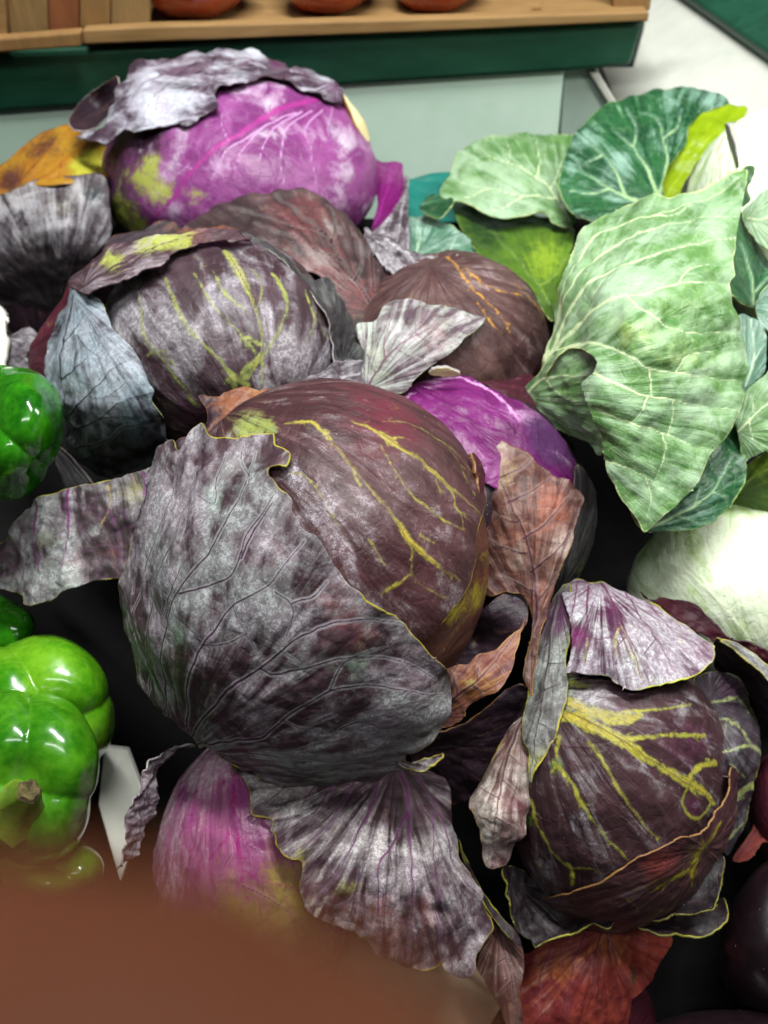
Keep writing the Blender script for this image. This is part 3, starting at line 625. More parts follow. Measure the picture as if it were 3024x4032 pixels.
leaf('brown_leaf', D, Sheet([(720, 880, .575), (1080, 735, .59), (1400, 880, .585), (1600, 1095, .55), (1780, 1150, .545), (1400, 1270, .53), (1000, 940, .55), (1250, 950, .548)]),
     '715,890 760,842 830,800 900,775 980,750 1080,735 1200,738 1260,755 1310,790 1350,840 1400,880 1430,930 1460,990 1500,1030 1530,1070 1600,1095 1700,1080 1790,1090 1800,1200 1690,1215 1560,1190 1500,1240 1400,1300 1360,1270 1290,1130 1200,1050 1000,980 860,930', M['d_leaf'], D_, 9, seed=10,
     vb=[('1480,1230 1400,1100 1300,950 1180,830 1080,745', 5, 1), ('1350,1020 1200,960 1000,880', 3, 1), ('1280,930 1150,880 900,810', 3, 1), ('1400,1100 1430,1010 1400,920', 3, 1), ('1300,960 1320,880 1290,800', 3, 1)],
     k1=[(1230, 1000, 90, .3), (1330, 1150, 80, .3), (1000, 800, 150, -.1), (1650, 1130, 120, .1)], k2=[(1180, 830, 120, .5), (1260, 1050, 120, .5), (1440, 1170, 100, .6)], k3=[(1450, 1260, 60, .5)], pleat=1.8, pucker=(3.0, 28), ruffle=(3, 25, 10), edge=(-2, 10))
leaf('crinkled_leaf', D, Sheet([(1440, 905, .585), (1600, 985, .56), (1790, 1030, .545), (1700, 1100, .535), (1500, 1035, .56)]),
     '1435,900 1480,898 1545,925 1600,985 1660,1003 1780,1008 1810,1040 1790,1085 1725,1082 1690,1112 1650,1090 1600,1106 1530,1078 1500,1035 1460,988', M['crinkle'], L_, 6, seed=11, pucker=(3.5, 12), ruffle=(4, 10, 8), jag=12)
leaf('silver_leaf', D, Sheet([(1405, 1275, .49), (1560, 1172, .505), (1915, 1240, .50), (1700, 1440, .475), (1440, 1530, .48), (1640, 1300, .475)]),
     '1402,1275 1440,1262 1480,1250 1510,1202 1560,1174 1640,1172 1690,1198 1740,1206 1800,1205 1890,1228 1918,1240 1880,1290 1830,1330 1800,1372 1700,1440 1650,1480 1580,1545 1440,1545 1420,1460 1432,1390 1405,1320', M['silver'], G_, 7, seed=12,
     vb=[('1440,1540 1520,1420 1640,1320 1780,1250 1890,1235', 4, 1), ('1520,1420 1520,1320 1560,1200', 3, 1), ('1640,1320 1640,1260 1670,1200', 2, 1), ('1560,1380 1640,1410 1690,1430', 2, 1), ('1480,1470 1450,1400 1430,1330', 2, 1), ('1640,1320 1700,1350 1760,1380', 2, 1)],
     k1=[(1500, 1320, 90, .2), (1650, 1230, 60, -.3), (1500, 1480, 80, .1), (1780, 1290, 60, -.1), (1570, 1250, 60, -.25)], k2=[(1720, 1330, 90, .55)], k3=[(1480, 1440, 90, .5)], pucker=(2.2, 25), ruffle=(3, 22, 9), edge=(-1.5, 8))

# --- magenta cabbage behind the centre one
bE = Ball(1805, 2010, 525, 520, 0.505, 0.062)
E = thing('red_cabbage', 'bright magenta red cabbage mostly hidden behind the centre cabbage', 'cabbage', base_of(bE), 'red cabbages')
head('head', E, bE, M['f_dark'], 5, k1=[(2270, 2200, 90, .3)], k3=[(2290, 2230, 60, .4)])
leaf('wrapper_leaf', E, bE, '1500,1560 1600,1505 1700,1475 1800,1482 1900,1520 2020,1580 2110,1640 2200,1720 2260,1820 2310,1930 2340,2050 2200,2080 1900,1900 1700,1800 1500,1700', M['e_head'], D_, 7, 1.2, seed=13,
     va=[('1580,1560 1680,1510 1800,1500 1900,1530 1980,1590 2040,1680', 10, 14, 16, 14, 12, 4), ('1560,1600 1640,1560', 10, 10)],
     vb=[('1900,1540 1960,1640 2060,1720', 3, 1), ('1700,1560 1800,1640 2000,1720', 2, 1), ('2100,1650 2120,1750 2200,1850', 2, 1), ('1990,1680 2040,1720 2070,1735', 5, 2)],
     k1=[(1690, 1520, 60, .3), (2070, 1640, 50, .5), (1860, 1660, 140, .1)], k2=[(2130, 1700, 80, .9), (2200, 1780, 90, .8)], pucker=(1.6, 24), base=(1520, 1500))
leaf('lower_leaf', E, bE, '2250,1840 2310,1900 2345,2050 2340,2190 2275,2300 2170,2360 2100,2300 2180,2150 2230,2000', M['h_side'], D_, 7, 2.5, seed=53, vb=[('2180,2330 2260,2150 2290,1950', 3, 1), ('2240,2200 2310,2150', 2, 1)], va=[('2290,2240 2250,2280 2220,2330', 6, 9, 4)], k1=[(2300, 2100, 80, .2)], k3=[(2290, 2240, 50, .5)])
leaf('core_end', E, Sheet([(1690, 1465, .47), (1810, 1475, .47), (1750, 1450, .468)]), '1688,1470 1715,1452 1760,1446 1800,1458 1812,1478 1770,1486 1720,1480', M['stem_pale'], L_, 5, thick=2)
leaf('dark_leaf', E, Sheet([(1900, 1500, .50), (2090, 1480, .51), (2120, 1600, .50), (1960, 1560, .485)]), '1880,1500 1990,1495 2090,1478 2130,1540 2120,1610 2060,1600 1990,1570 1930,1530', M['h_red'], D_, 8, seed=14, pucker=(2, 20))

# --- middle left cabbage with lime veins
bC = Ball(860, 1365, 470, 425, 0.53, 0.075)
C = thing('red_cabbage', 'mauve red cabbage with lime green veins and a blue grey leaf on its left', 'cabbage', base_of(bC), 'red cabbages')
head('head', C, bC, M['f_dark'])
leaf('wrapper_leaf', C, bC, circle(860, 1365, 480, 432), M['c_head'], D_, 7, 1.0, seed=15,
     va=[('890,990 930,1060 965,1130 1010,1240 1030,1340 1028,1510', 22, 26, 9, 8, 8, 8), ('770,1090 850,1220 900,1270 960,1330 1010,1400', 4, 6, 5, 6, 7), ('660,1100 700,1220 760,1310 860,1410 920,1480 970,1515', 7, 8, 11, 7, 12, 16),
         ('555,1170 570,1300 620,1390 700,1490 780,1600', 7, 9, 8, 6, 6), ('840,1080 870,1140 900,1180 980,1240', 4, 9, 6, 5), ('1070,1080 1110,1150 1120,1230 1080,1330 1040,1400', 16, 14, 5, 6, 7),
         ('990,1060 1030,1130 1015,1210', 6, 6, 4), ('1190,1150 1225,1250 1205,1340', 5, 10, 4), ('1255,1290 1285,1340', 4, 9, 3), ('960,1480 1000,1430 1020,1400', 26, 22, 10), ('975,1330 1020,1360', 12, 8), ('425,1180 445,1270 470,1310', 10, 12, 3),
         ('600,1540 660,1600', 5, 3), ('590,1400 640,1380 690,1440', 10, 8, 4)],
     vb=[('900,1010 965,1130 1010,1240 1028,1340 1024,1520', 2, 2), ('1110,1240 1080,1330', 1, 1)],
     k1=[(700, 1350, 130, .2), (520, 1260, 90, .35), (880, 1180, 80, .15), (1250, 1440, 110, .45), (1120, 1300, 90, -.15), (780, 1650, 160, -.5), (1190, 1120, 80, -.4), (700, 1010, 160, -.5)],
     k2=[(1130, 1440, 90, .6), (760, 1640, 120, .5)], k3=[(920, 1500, 40, .5)], pucker=(1.8, 32), base=(1030, 1760), pleat=1.0)
leaf('rim_leaf_back', C, Sheet([(270, 1110, .51), (440, 930, .54), (650, 865, .545), (960, 920, .525), (700, 1000, .53), (340, 1140, .505)]),
     '262,1116 330,1055 385,1000 440,935 500,918 560,905 610,880 650,866 690,878 722,894 800,896 880,890 960,915 1010,955 940,990 700,1020 480,1080 330,1150', M['f_dark'], D_, 8, seed=16, k1=[(800, 905, 120, .1)], k2=[(800, 905, 140, .7)], jag=9)
leaf('rim_leaf', C, Sheet([(285, 1118, .50), (440, 960, .515), (760, 915, .512), (960, 930, .505), (900, 945, .492), (650, 1040, .476), (470, 1110, .478), (340, 1140, .49), (560, 1010, .49)]),
     '275,1116 335,1066 390,1022 450,960 520,935 650,918 760,905 870,900 945,918 985,945 935,948 900,948 870,938 760,968 700,990 668,1000 655,1040 600,1052 530,1082 470,1112 370,1152 320,1142', M['c_rim'], D_, 7, seed=17,
     vb=[('330,1130 480,1040 640,960 880,920', 4, 1), ('480,1040 560,1050', 2, 1), ('600,980 650,1020', 2, 1)], k1=[(560, 1050, 80, .3), (400, 1120, 60, .3)], k2=[(760, 920, 80, .6)], k3=[(440, 1030, 50, .7), (580, 960, 60, .7), (720, 940, 60, .75), (640, 945, 40, .4)], pucker=(1.6, 18), jag=12, ruffle=(2, 14, 6))
leaf('left_leaf', C, Sheet([(265, 1130, .50), (370, 1165, .49), (600, 1550, .462), (650, 1780, .50), (400, 1880, .53), (170, 1400, .505), (330, 1500, .472), (450, 1680, .472), (200, 1560, .50)]),
     '262,1130 320,1142 370,1166 402,1222 440,1290 500,1350 550,1420 580,1500 608,1540 600,1582 632,1622 650,1680 656,1760 640,1815 520,1855 400,1885 330,1845 262,1765 235,1650 196,1540 165,1450 170,1380 200,1280 238,1200', M['c_left'], G_, 7, seed=18,
     vb=[('285,1160 260,1300 240,1440 250,1600 300,1760', 3, 2), ('262,1640 330,1570 400,1490 460,1440 530,1400', 3, 1), ('275,1700 380,1655 460,1590 540,1560 600,1550', 3, 1), ('300,1765 420,1730 480,1690 560,1675 640,1680', 3, 1), ('245,1490 320,1440 345,1400', 3, 1), ('255,1350 300,1290 340,1220', 2, 1), ('300,1320 340,1370 400,1410', 3, 2), ('380,1655 440,1640 520,1650', 2, 1), ('350,1560 420,1560 500,1500', 2, 1)],
     k1=[(320, 1420, 120, .2), (300, 1250, 80, .1), (450, 1560, 120, .2), (500, 1800, 150, -.7), (560, 1700, 60, -.2), (300, 1650, 40, -.3)], k2=[(530, 1500, 100, .55), (520, 1660, 100, .6), (350, 1230, 60, .4)], k3=[(300, 1450, 30, .4), (330, 1600, 25, .5)], pucker=(2.2, 26), ruffle=(2.5, 20, 8), edge=(-2, 8))  # less bloom near the bottom puts that part's shadow into the colour
leaf('left_under_leaf', C, Sheet([(120, 1380, .53), (240, 1180, .525), (200, 1400, .515), (150, 1500, .52)]), '118,1385 150,1310 190,1250 240,1180 270,1125 290,1200 230,1350 215,1480 180,1530 120,1490', M['h_red'], D_, 8, seed=19)
leaf('right_leaf', C, Sheet([(960, 920, .515), (1150, 1030, .505), (1300, 1100, .512), (1400, 1330, .515), (1330, 1440, .495), (1290, 1250, .495)]),
     '955,915 1050,958 1150,1030 1230,1100 1300,1098 1345,1170 1385,1250 1400,1330 1440,1400 1430,1480 1380,1470 1325,1440 1312,1350 1290,1260 1240,1180 1170,1090 1080,1010 1000,965', M['c_right'], L_, 7, seed=20, vb=[('1350,1450 1340,1300 1280,1150', 3, 1)], k1=[(1370, 1430, 60, .5), (1340, 1200, 50, .1)], pucker=(2, 16), jag=9)
leaf('dry_leaf', C, Sheet([(1230, 1480, .475), (1330, 1430, .482), (1440, 1450, .485), (1400, 1540, .475)]), '1190,1510 1240,1470 1290,1450 1330,1425 1390,1420 1440,1450 1430,1530 1380,1560 1250,1540', M['crinkle'], L_, 6, seed=21, pucker=(3, 12), jag=12)

# --- the centre cabbage
bF = Ball(1300, 2200, 635, 690, 0.435, 0.075)
bF1 = Ball(1230, 2290, 722, 775, 0.44, 0.084)
F = thing('red_cabbage', 'largest red cabbage in the centre, its grey front leaf in sharp focus', 'cabbage', base_of(bF), 'red cabbages')
head('head', F, bF, M['f_under'], 6, k3=[(1880, 2340, 60, .65), (1800, 2400, 50, .6), (1920, 2200, 40, .5), (1760, 2440, 40, .5)], k2=[(1900, 2300, 120, .5)])
leaf('head_leaf', F, bF, '640,2000 620,1800 760,1600 900,1540 1040,1505 1300,1480 1560,1500 1720,1570 1830,1680 1885,1800 1905,1900 1888,2000 1862,2090 1852,2200 1835,2300 1765,2400 1695,2480 1652,2515 1500,2600 1200,2600 800,2400', M['f_head'], Y_, 5, 3.0, seed=22,
     va=[('1130,1690 1230,1690 1290,1740 1340,1800 1380,1850 1450,1940 1530,2040 1580,2110 1605,2140 1650,2180 1720,2240 1790,2285', 3, 10, 13, 4, 3, 5, 6, 9, 20, 16, 6, 3),
         ('1380,1680 1440,1700 1500,1735 1560,1780 1620,1820 1700,1880 1760,1930 1830,1990 1862,2025', 3, 12, 20, 9, 9, 12, 14, 6, 3),
         ('1490,1770 1550,1880 1600,1950 1660,2000 1730,2050 1805,2095', 3, 3, 4, 4, 7, 2), ('1600,2130 1606,2220 1600,2258', 9, 4, 5), ('1600,2255 1550,2290 1490,2330', 4, 11, 7), ('1610,2262 1660,2310 1735,2345', 3, 1, 1),
         ('1155,1875 1220,1900 1280,1990 1330,2070', 4, 4, 3, 2), ('1440,2130 1480,2190 1512,2242', 4, 2, 1), ('1500,1680 1600,1690 1720,1760 1800,1830 1862,1905', 2, 2, 2, 2, 2), ('1640,2110 1690,2140', 8, 3),
         ('900,1660 1000,1700 1080,1690', 2, 3, 2), ('1390,1880 1415,1930', 9, 5), ('1760,1930 1780,2010 1830,2060', 8, 6, 2), ('1700,1880 1720,1960', 6, 2), ('1800,2090 1790,2030', 4, 1), ('1720,1760 1780,1830 1850,1960', 1, 2, 1)],
     vb=[('930,1660 1060,1600 1200,1540', 2, 1), ('1290,1740 1380,1850 1530,2040 1605,2145 1790,2285', 1, 1), ('1500,1735 1620,1820 1760,1930 1862,2025', 1, 1), ('1360,1600 1460,1600 1540,1590', 2, 1), ('1700,2200 1780,2260 1830,2290', 1, 1), ('1480,1850 1560,2000 1640,2100', 1, .5)],
     k1=[(1180, 1900, 150, .35), (1330, 2100, 140, .35), (1450, 2250, 140, .1), (1250, 1750, 80, .2), (1550, 1640, 160, -.25), (1700, 1750, 120, -.2), (1760, 2360, 60, .35), (1500, 2000, 80, .1)],
     k2=[(1480, 1640, 150, .6), (1620, 1700, 80, .3), (1330, 2180, 60, .3)], k3=[(1000, 1715, 70, .75), (1070, 1695, 40, .5)], pucker=(1.1, 34), base=(880, 1640), pleat=0.8, ridge=(0.15, 1.0), edge=(-1.0, 6), jag=7)
leaf('front_leaf', F, bF1, '628,1885 660,1830 690,1795 728,1770 742,1800 790,1740 836,1716 860,1750 940,1752 1010,1735 1066,1728 1090,1732 1096,1772 1120,1785 1146,1814 1150,1850 1140,1880 1120,1870 1080,1868 1075,1895 1095,1925 1135,1960 1160,1988 1165,2040 1210,2105 1262,2142 1312,2222 1400,2330 1500,2402 1572,2440 1602,2492 1652,2542 1722,2612 1742,2650 1722,2722 1692,2800 1612,2872 1567,2932 1588,3012 1480,3040 1350,3062 1200,3072 1060,3035 960,2988 850,2925 768,2908 715,2862 678,2782 618,2702 560,2622 518,2500 506,2350 520,2220 560,2100 600,1980', M['f_front'], Y_, 5, 2.0, seed=23,
     vb=[('775,2908 900,2895 1040,2880 1120,2820 1200,2765 1290,2710 1390,2684 1520,2678 1700,2692', 6, 5, 4, 3, 3, 2, 1), ('765,2890 800,2830 870,2755 920,2690 1030,2620 1110,2555 1200,2490 1320,2440 1430,2425 1560,2440', 6, 5, 5, 4, 3, 3, 2, 1), ('1030,2620 1090,2645 1200,2620 1380,2575 1560,2585 1680,2640', 3, 2, 2, 1),
         ('755,2880 760,2720 790,2580 850,2485 930,2382 1060,2305 1130,2222 1205,2135', 5, 4, 4, 4, 3, 2, 1), ('1090,2325 1150,2370 1158,2425 1130,2500', 2, 2, 1, 1), ('1150,2370 1240,2340 1285,2290', 2, 2, 1),
         ('700,2830 655,2640 670,2480 700,2365 770,2262 850,2152 920,2020 990,1892 1012,1790', 5, 4, 4, 3, 3, 3, 2, 1), ('725,2335 850,2300 925,2258 960,2170 985,2100 1060,2010 1092,1965', 3, 3, 2, 3, 3, 3, 2), ('800,1960 860,1990 870,1900 910,1800', 1, 1, 2, 1),
         ('640,2750 600,2600 612,2400 650,2240 700,2130 745,1980 790,1850', 4, 3, 3, 2, 2, 1), ('575,2620 552,2480 572,2300 620,2130 680,1970 705,1850', 3, 3, 2, 2, 1), ('800,2915 950,2940 1200,2960 1450,2995', 3, 2, 1), ('840,2920 1000,2985 1150,3020', 2, 1),
         ('1330,2860 1420,2815 1540,2830 1610,2845', 2, 2, 1), ('655,2420 690,2340 720,2260 750,2180', 2, 1), ('930,2382 1010,2530 1000,2560', 1, 1), ('820,2530 900,2525 990,2480', 2, 1), ('1120,2820 1180,2850 1260,2855', 2, 1), ('1120,2560 1180,2600', 1, 1), ('960,2200 1010,2090 1090,1990', 3, 3, 2), ('545,2330 560,2200 600,2080', 2, 1), ('1300,2700 1350,2600 1460,2540', 1.5, 1), ('1000,1892 960,1830 970,1760', 1, 1)],
     k1=[(760, 2250, 150, .2), (830, 2000, 120, .25), (1050, 2450, 150, .15), (700, 2480, 60, -.2), (1350, 2560, 130, -.35), (900, 2700, 120, -.15), (1150, 2800, 110, -.15), (820, 2790, 110, -.15), (1450, 2760, 130, .2), (1500, 2880, 120, .1), (720, 2850, 60, -.5), (960, 2330, 80, .2), (1250, 2250, 80, -.2), (1000, 2090, 60, .2), (870, 2100, 50, -.2), (560, 2350, 60, -.1)],
     k2=[(1330, 2380, 100, .5), (1430, 2500, 90, .35), (1100, 1850, 60, .35), (1100, 2180, 50, .3)], k3=[(880, 1980, 70, .5), (720, 2500, 70, .55), (1400, 2620, 90, .45), (1280, 3000, 140, .5), (1050, 2960, 100, .4)],
     pucker=(1.6, 28), quilt=0.9, pleat=1.1, ridge=(0.15, 0.8), edge=(2.0, 8), ruffle=(3.0, 18, 9), lift=[(1620, 2800, 160, 7), (1450, 2380, 120, 2), (1150, 1900, 60, 3), (700, 1800, 60, 2)], jag=9)
leaf('torn_tip', F, Sheet([(1580, 3000, .405), (1660, 2995, .40), (1745, 2970, .398), (1640, 3030, .398)]), '1572,2985 1590,3003 1640,2998 1672,2985 1715,2975 1748,2968 1744,2988 1712,3000 1690,3022 1645,3034 1600,3022 1570,3012', M['f_front'], Y_, 4, seed=24, pucker=(2, 10), jag=8)
leaf('back_leaf', F, Sheet([(625, 1895, .43), (700, 1760, .437), (830, 1600, .442), (900, 1550, .445), (1060, 1530, .455), (900, 1750, .43), (800, 1575, .447)]),
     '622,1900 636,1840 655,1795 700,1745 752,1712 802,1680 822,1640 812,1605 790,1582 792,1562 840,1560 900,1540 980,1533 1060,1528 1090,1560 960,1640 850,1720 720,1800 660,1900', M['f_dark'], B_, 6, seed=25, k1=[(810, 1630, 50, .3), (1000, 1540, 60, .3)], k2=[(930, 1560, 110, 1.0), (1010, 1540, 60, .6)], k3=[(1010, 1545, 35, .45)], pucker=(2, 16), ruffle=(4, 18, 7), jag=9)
leaf('edge_curl', F, Sheet([(1880, 1790, .42), (1905, 1900, .418), (1895, 1950, .415), (1870, 1850, .412)]), '1856,1782 1880,1795 1902,1840 1908,1890 1904,1935 1890,1952 1884,1900 1872,1840', M['h_red'], B_, 4, seed=26, thick=2)
leaf('side_leaf', F, Sheet([(1850, 1750, .45), (1905, 1705, .455), (2300, 1950, .44), (2200, 2260, .428), (2080, 2720, .415), (1950, 2340, .44), (1870, 1950, .455), (2060, 2000, .432)]),
     '1790,1760 1825,1742 1905,1706 2005,1740 2085,1790 2155,1830 2245,1890 2302,1950 2288,2010 2266,2110 2226,2200 2200,2262 2168,2350 2150,2420 2126,2500 2102,2620 2082,2725 2055,2662 2066,2580 2086,2510 2094,2440 2075,2385 2055,2345 1990,2330 1930,2350 1860,2300 1860,2100 1850,1900', M['brown'], B_, 6, seed=27,
     vb=[('2090,2500 2110,2350 2080,2150 2000,1950 1900,1780', 5, 4, 3, 1), ('2090,2250 2180,2180 2250,2090', 3, 1), ('2060,2120 2160,2050 2260,1930', 3, 1), ('2010,1980 2100,1930 2180,1860', 3, 1), ('2100,2330 2020,2290 1950,2270', 3, 1), ('2070,2180 1990,2160 1920,2120', 3, 1), ('1960,1880 2040,1850 2090,1800', 2, 1), ('2105,2380 2150,2320 2190,2260', 2, 1), ('2040,2060 1960,2030 1900,1990', 2, 1)],
     k1=[(1900, 1800, 90, .2), (2230, 2150, 60, .35), (2020, 2200, 90, .1), (2090, 2600, 80, .3), (2000, 1760, 60, .2)], k2=[(2170, 1990, 100, .6), (2060, 2150, 90, .5), (2120, 2340, 60, .5)], k3=[(1990, 1860, 70, .4), (2250, 2180, 40, .4)], pucker=(2.0, 20), ruffle=(4, 18, 9), edge=(-2, 8), jag=9)
leaf('lower_inner_shade', F, Sheet([(1665, 2530, .43), (1900, 2420, .44), (2060, 2350, .44), (2060, 2450, .43), (1740, 2640, .425), (1870, 2520, .455)]),
     '1650,2540 1760,2480 1900,2400 1985,2335 2060,2345 2082,2400 2064,2460 1970,2550 1870,2600 1740,2660 1690,2620', M['f_dark'], D_, 8, seed=28, pucker=(2, 22))  # dark sheet standing for the shade inside the curled leaf
leaf('lower_curled_leaf', F, Sheet([(1700, 2800, .41), (1745, 2640, .405), (2050, 2450, .42), (1965, 2710, .395), (1830, 2830, .40), (1880, 2680, .393)]),
     '1735,2645 1800,2622 1870,2590 1970,2540 2045,2472 2062,2438 2050,2500 2030,2560 2005,2660 1968,2710 1926,2740 1870,2770 1825,2800 1818,2832 1745,2868 1675,2880 1635,2860 1690,2790 1725,2720', M['curl'], B_, 6, seed=29,
     vb=[('1700,2830 1800,2740 1920,2640 2040,2480', 4, 1), ('1800,2740 1790,2660 1780,2640', 3, 1), ('1880,2680 1880,2620', 2, 1), ('1860,2700 1900,2740', 2, 1), ('1950,2610 1990,2660', 2, 1)], k1=[(2020, 2530, 50, .2), (1750, 2780, 60, -.1)], k2=[(1900, 2680, 80, .6), (1820, 2740, 60, .4)], k3=[(1850, 2690, 30, .5)], pucker=(2, 20), ruffle=(3, 15, 7), jag=8)
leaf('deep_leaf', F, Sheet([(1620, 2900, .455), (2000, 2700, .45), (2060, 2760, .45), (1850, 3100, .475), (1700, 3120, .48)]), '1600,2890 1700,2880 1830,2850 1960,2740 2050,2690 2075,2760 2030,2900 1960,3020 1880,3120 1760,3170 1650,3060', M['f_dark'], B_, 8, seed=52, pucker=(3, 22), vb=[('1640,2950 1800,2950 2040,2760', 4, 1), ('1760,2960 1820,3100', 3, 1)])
leaf('left_leaf', F, Sheet([(-60, 2200, .49), (90, 2350, .465), (400, 1900, .455), (610, 1860, .45), (520, 2280, .455), (300, 2300, .452), (150, 2000, .465)]),
     '-60,2160 10,2130 50,2050 150,1970 250,1930 400,1895 520,1866 625,1836 700,1900 640,2080 600,2200 560,2290 510,2288 440,2280 300,2310 190,2366 90,2382 72,2340 0,2322 -60,2320', M['strip'], Y_, 6, seed=30,
     va=[('425,1895 430,1960 428,2000 390,2090', 4, 6, 3, 1), ('520,1870 540,1930', 3, 2)], vb=[('145,1975 140,2060 142,2150 160,2300', 5, 4, 2, 1), ('272,1925 262,2030 262,2140 250,2280', 5, 4, 2, 1), ('428,2000 470,2120 480,2260', 3, 1), ('60,2050 80,2150 90,2330', 2, 1), ('560,1860 580,2000 540,2200', 3, 1)],
     k1=[(200, 2020, 100, .15), (70, 2120, 60, .15), (345, 2040, 35, -.6), (380, 2080, 25, .4), (470, 2080, 80, -.4), (420, 2230, 100, -.4), (560, 2020, 50, .3), (130, 2260, 60, .2)], k2=[(520, 1940, 60, .7), (190, 2120, 40, .6)], k3=[(300, 2200, 60, .3), (430, 2180, 80, .5)], base=(330, 1350), pleat=0.8, pucker=(3.2, 22), ruffle=(3, 20, 8), jag=8)
leaf('dark_leaf', F, Sheet([(220, 1790, .52), (330, 1850, .51), (400, 1960, .50), (250, 1930, .52)]), '215,1770 245,1765 300,1820 345,1870 390,1930 420,2000 300,2000 240,1900', M['c_right'], D_, 8, seed=31)

# --- bottom left cabbage, wet pink to yellow
bG = Ball(1000, 3480, 385, 590, 0.487, 0.066)
G = thing('red_cabbage', 'wet pink and yellow red cabbage below the centre one, beside the finger', 'cabbage', base_of(bG), 'red cabbages')
head('head', G, bG, M['f_dark'], 5)
leaf('wrapper_leaf', G, bG, circle(1000, 3480, 395, 600), M['g_head'], D_, 7, 1.5, seed=32,
     va=[('905,2940 925,3100 935,3250 950,3400 965,3500', 10, 16, 12, 11, 5), ('965,3500 1000,3600 1050,3680 1090,3800', 5, 3, 2, 1), ('890,2960 780,3010 700,3080 650,3160', 7, 5, 3, 2), ('900,3080 800,3120 720,3180 660,3300', 6, 5, 3, 1), ('935,3250 800,3420 700,3520', 3, 2, 1), ('960,3420 1050,3470 1180,3500', 3, 3, 2), ('950,3440 860,3540 800,3650', 3, 2, 1)],
     vb=[('990,3330 1060,3380', 2, 1), ('960,3480 1100,3560 1200,3640', 2, 1), ('920,3350 860,3480', 2, 1)],
     k1=[(780, 3030, 120, .55), (860, 2990, 100, .4), (680, 3240, 90, .3), (900, 3230, 80, -.2), (1000, 3420, 120, -.4), (860, 3500, 100, .1), (1050, 3600, 200, -.5), (700, 3450, 100, .2)],
     k2=[(1000, 3640, 190, .55), (1150, 3500, 120, .5), (860, 3640, 130, .35), (1200, 3720, 200, .5), (1060, 3400, 60, .25)], k3=[(690, 3120, 60, .6), (950, 2990, 60, .8), (1170, 3640, 60, .0), (740, 3150, 40, .4)], pucker=(1.3, 24), base=(900, 2890))
leaf('fan_leaf', G, Sheet([(990, 3130, .423), (1090, 3300, .411), (1195, 3500, .41), (1500, 3760, .415), (1800, 3850, .425), (1940, 3640, .432), (1780, 3200, .445), (1500, 3010, .46), (1500, 3400, .408), (1250, 3060, .440)]),
     '930,3000 960,3060 985,3120 990,3190 1035,3205 1070,3222 1068,3260 1086,3290 1092,3345 1150,3385 1192,3400 1182,3480 1192,3545 1232,3602 1300,3642 1400,3692 1450,3722 1490,3762 1570,3802 1650,3826 1722,3822 1742,3800 1760,3835 1785,3850 1822,3852 1862,3822 1872,3790 1892,3740 1922,3690 1942,3642 1905,3525 1862,3440 1812,3300 1780,3200 1770,3100 1700,3020 1500,2980 1200,2990', M['g_fan'], Y_, 6, seed=33,
     vb=[('1560,3000 1600,3130 1612,3250 1618,3400 1622,3600 1602,3800', 6, 5, 4, 3, 2, 1), ('1600,3200 1545,3330 1492,3400 1488,3500 1492,3620 1490,3740', 4, 4, 3, 2, 1), ('1500,3040 1455,3190 1400,3300 1325,3450 1250,3530', 5, 4, 3, 2, 1), ('1420,3030 1320,3210 1240,3300 1150,3350', 4, 3, 2, 1), ('1412,3430 1402,3500 1370,3560 1322,3572', 2, 2, 1), ('1640,3050 1710,3160 1780,3350 1850,3500 1900,3640', 4, 3, 2, 1), ('1330,3010 1230,3110 1180,3185', 5, 4, 2), ('1390,3010 1290,3120 1222,3240', 5, 4, 2), ('1200,3010 1110,3100 1040,3170', 3, 2, 1), ('1490,3500 1560,3560', 1, 1), ('1325,3450 1290,3420 1290,3380', 1.5, 1), ('1150,3250 1130,3320 1110,3340', 1, 1), ('1700,3200 1720,3500 1740,3790', 2, 2, 1)],
     k1=[(1460, 3350, 110, .25), (1560, 3500, 120, .2), (1640, 3420, 60, .2), (1360, 3640, 90, .1), (1700, 3650, 90, -.2), (1830, 3600, 70, .1), (1250, 3420, 60, -.2), (1050, 3150, 70, .15), (1130, 3330, 50, .1), (1230, 3500, 70, -.3), (1650, 3560, 40, -.4), (1590, 3100, 160, -.5)],
     k2=[(1500, 3570, 80, .5), (1320, 3640, 90, .4), (1690, 3580, 70, .5), (1500, 3720, 100, .4)], k3=[(1360, 3500, 50, .6), (1180, 3370, 40, .7), (1250, 3600, 60, .35)], pucker=(2.6, 30), ruffle=(3.5, 22, 10), edge=(-2, 9), jag=9,
     pleat=1.6, lift=[(1130, 3280, 80, 4), (1745, 3600, 40, -5), (1250, 3420, 50, -4)])
leaf('dry_leaf', G, Sheet([(745, 2920, .455), (600, 3040, .45), (540, 3200, .445), (480, 3440, .445), (590, 3200, .452)]),
     '750,2915 700,2960 655,3005 618,3060 612,3120 615,3170 595,3240 562,3300 530,3345 500,3400 478,3445 474,3400 495,3290 508,3185 545,3100 595,3000 655,2965 690,2940', M['g_dry'], L_, 5, seed=34, pucker=(4, 10), ruffle=(4, 10, 8), jag=10, vb=[('740,2925 610,3040 560,3160 540,3280 490,3420', 2, 1)])
leaf('pointed_leaf', G, Sheet([(1945, 3640, .45), (2060, 3800, .447), (2055, 4080, .445), (1900, 3800, .452), (1990, 3850, .44)]),
     '1930,3635 1990,3668 2030,3690 2056,3732 2062,3800 2050,3900 2055,4080 2010,4080 1960,3955 1912,3862 1880,3800 1900,3700', M['brown'], Y_, 6, seed=35, vb=[('1960,3660 2000,3800 2040,4000', 3, 1), ('1990,3770 1930,3830', 2, 1), ('2000,3800 2050,3850', 2, 1), ('2010,3860 1960,3920', 2, 1)], k1=[(1980, 3800, 100, .25)])

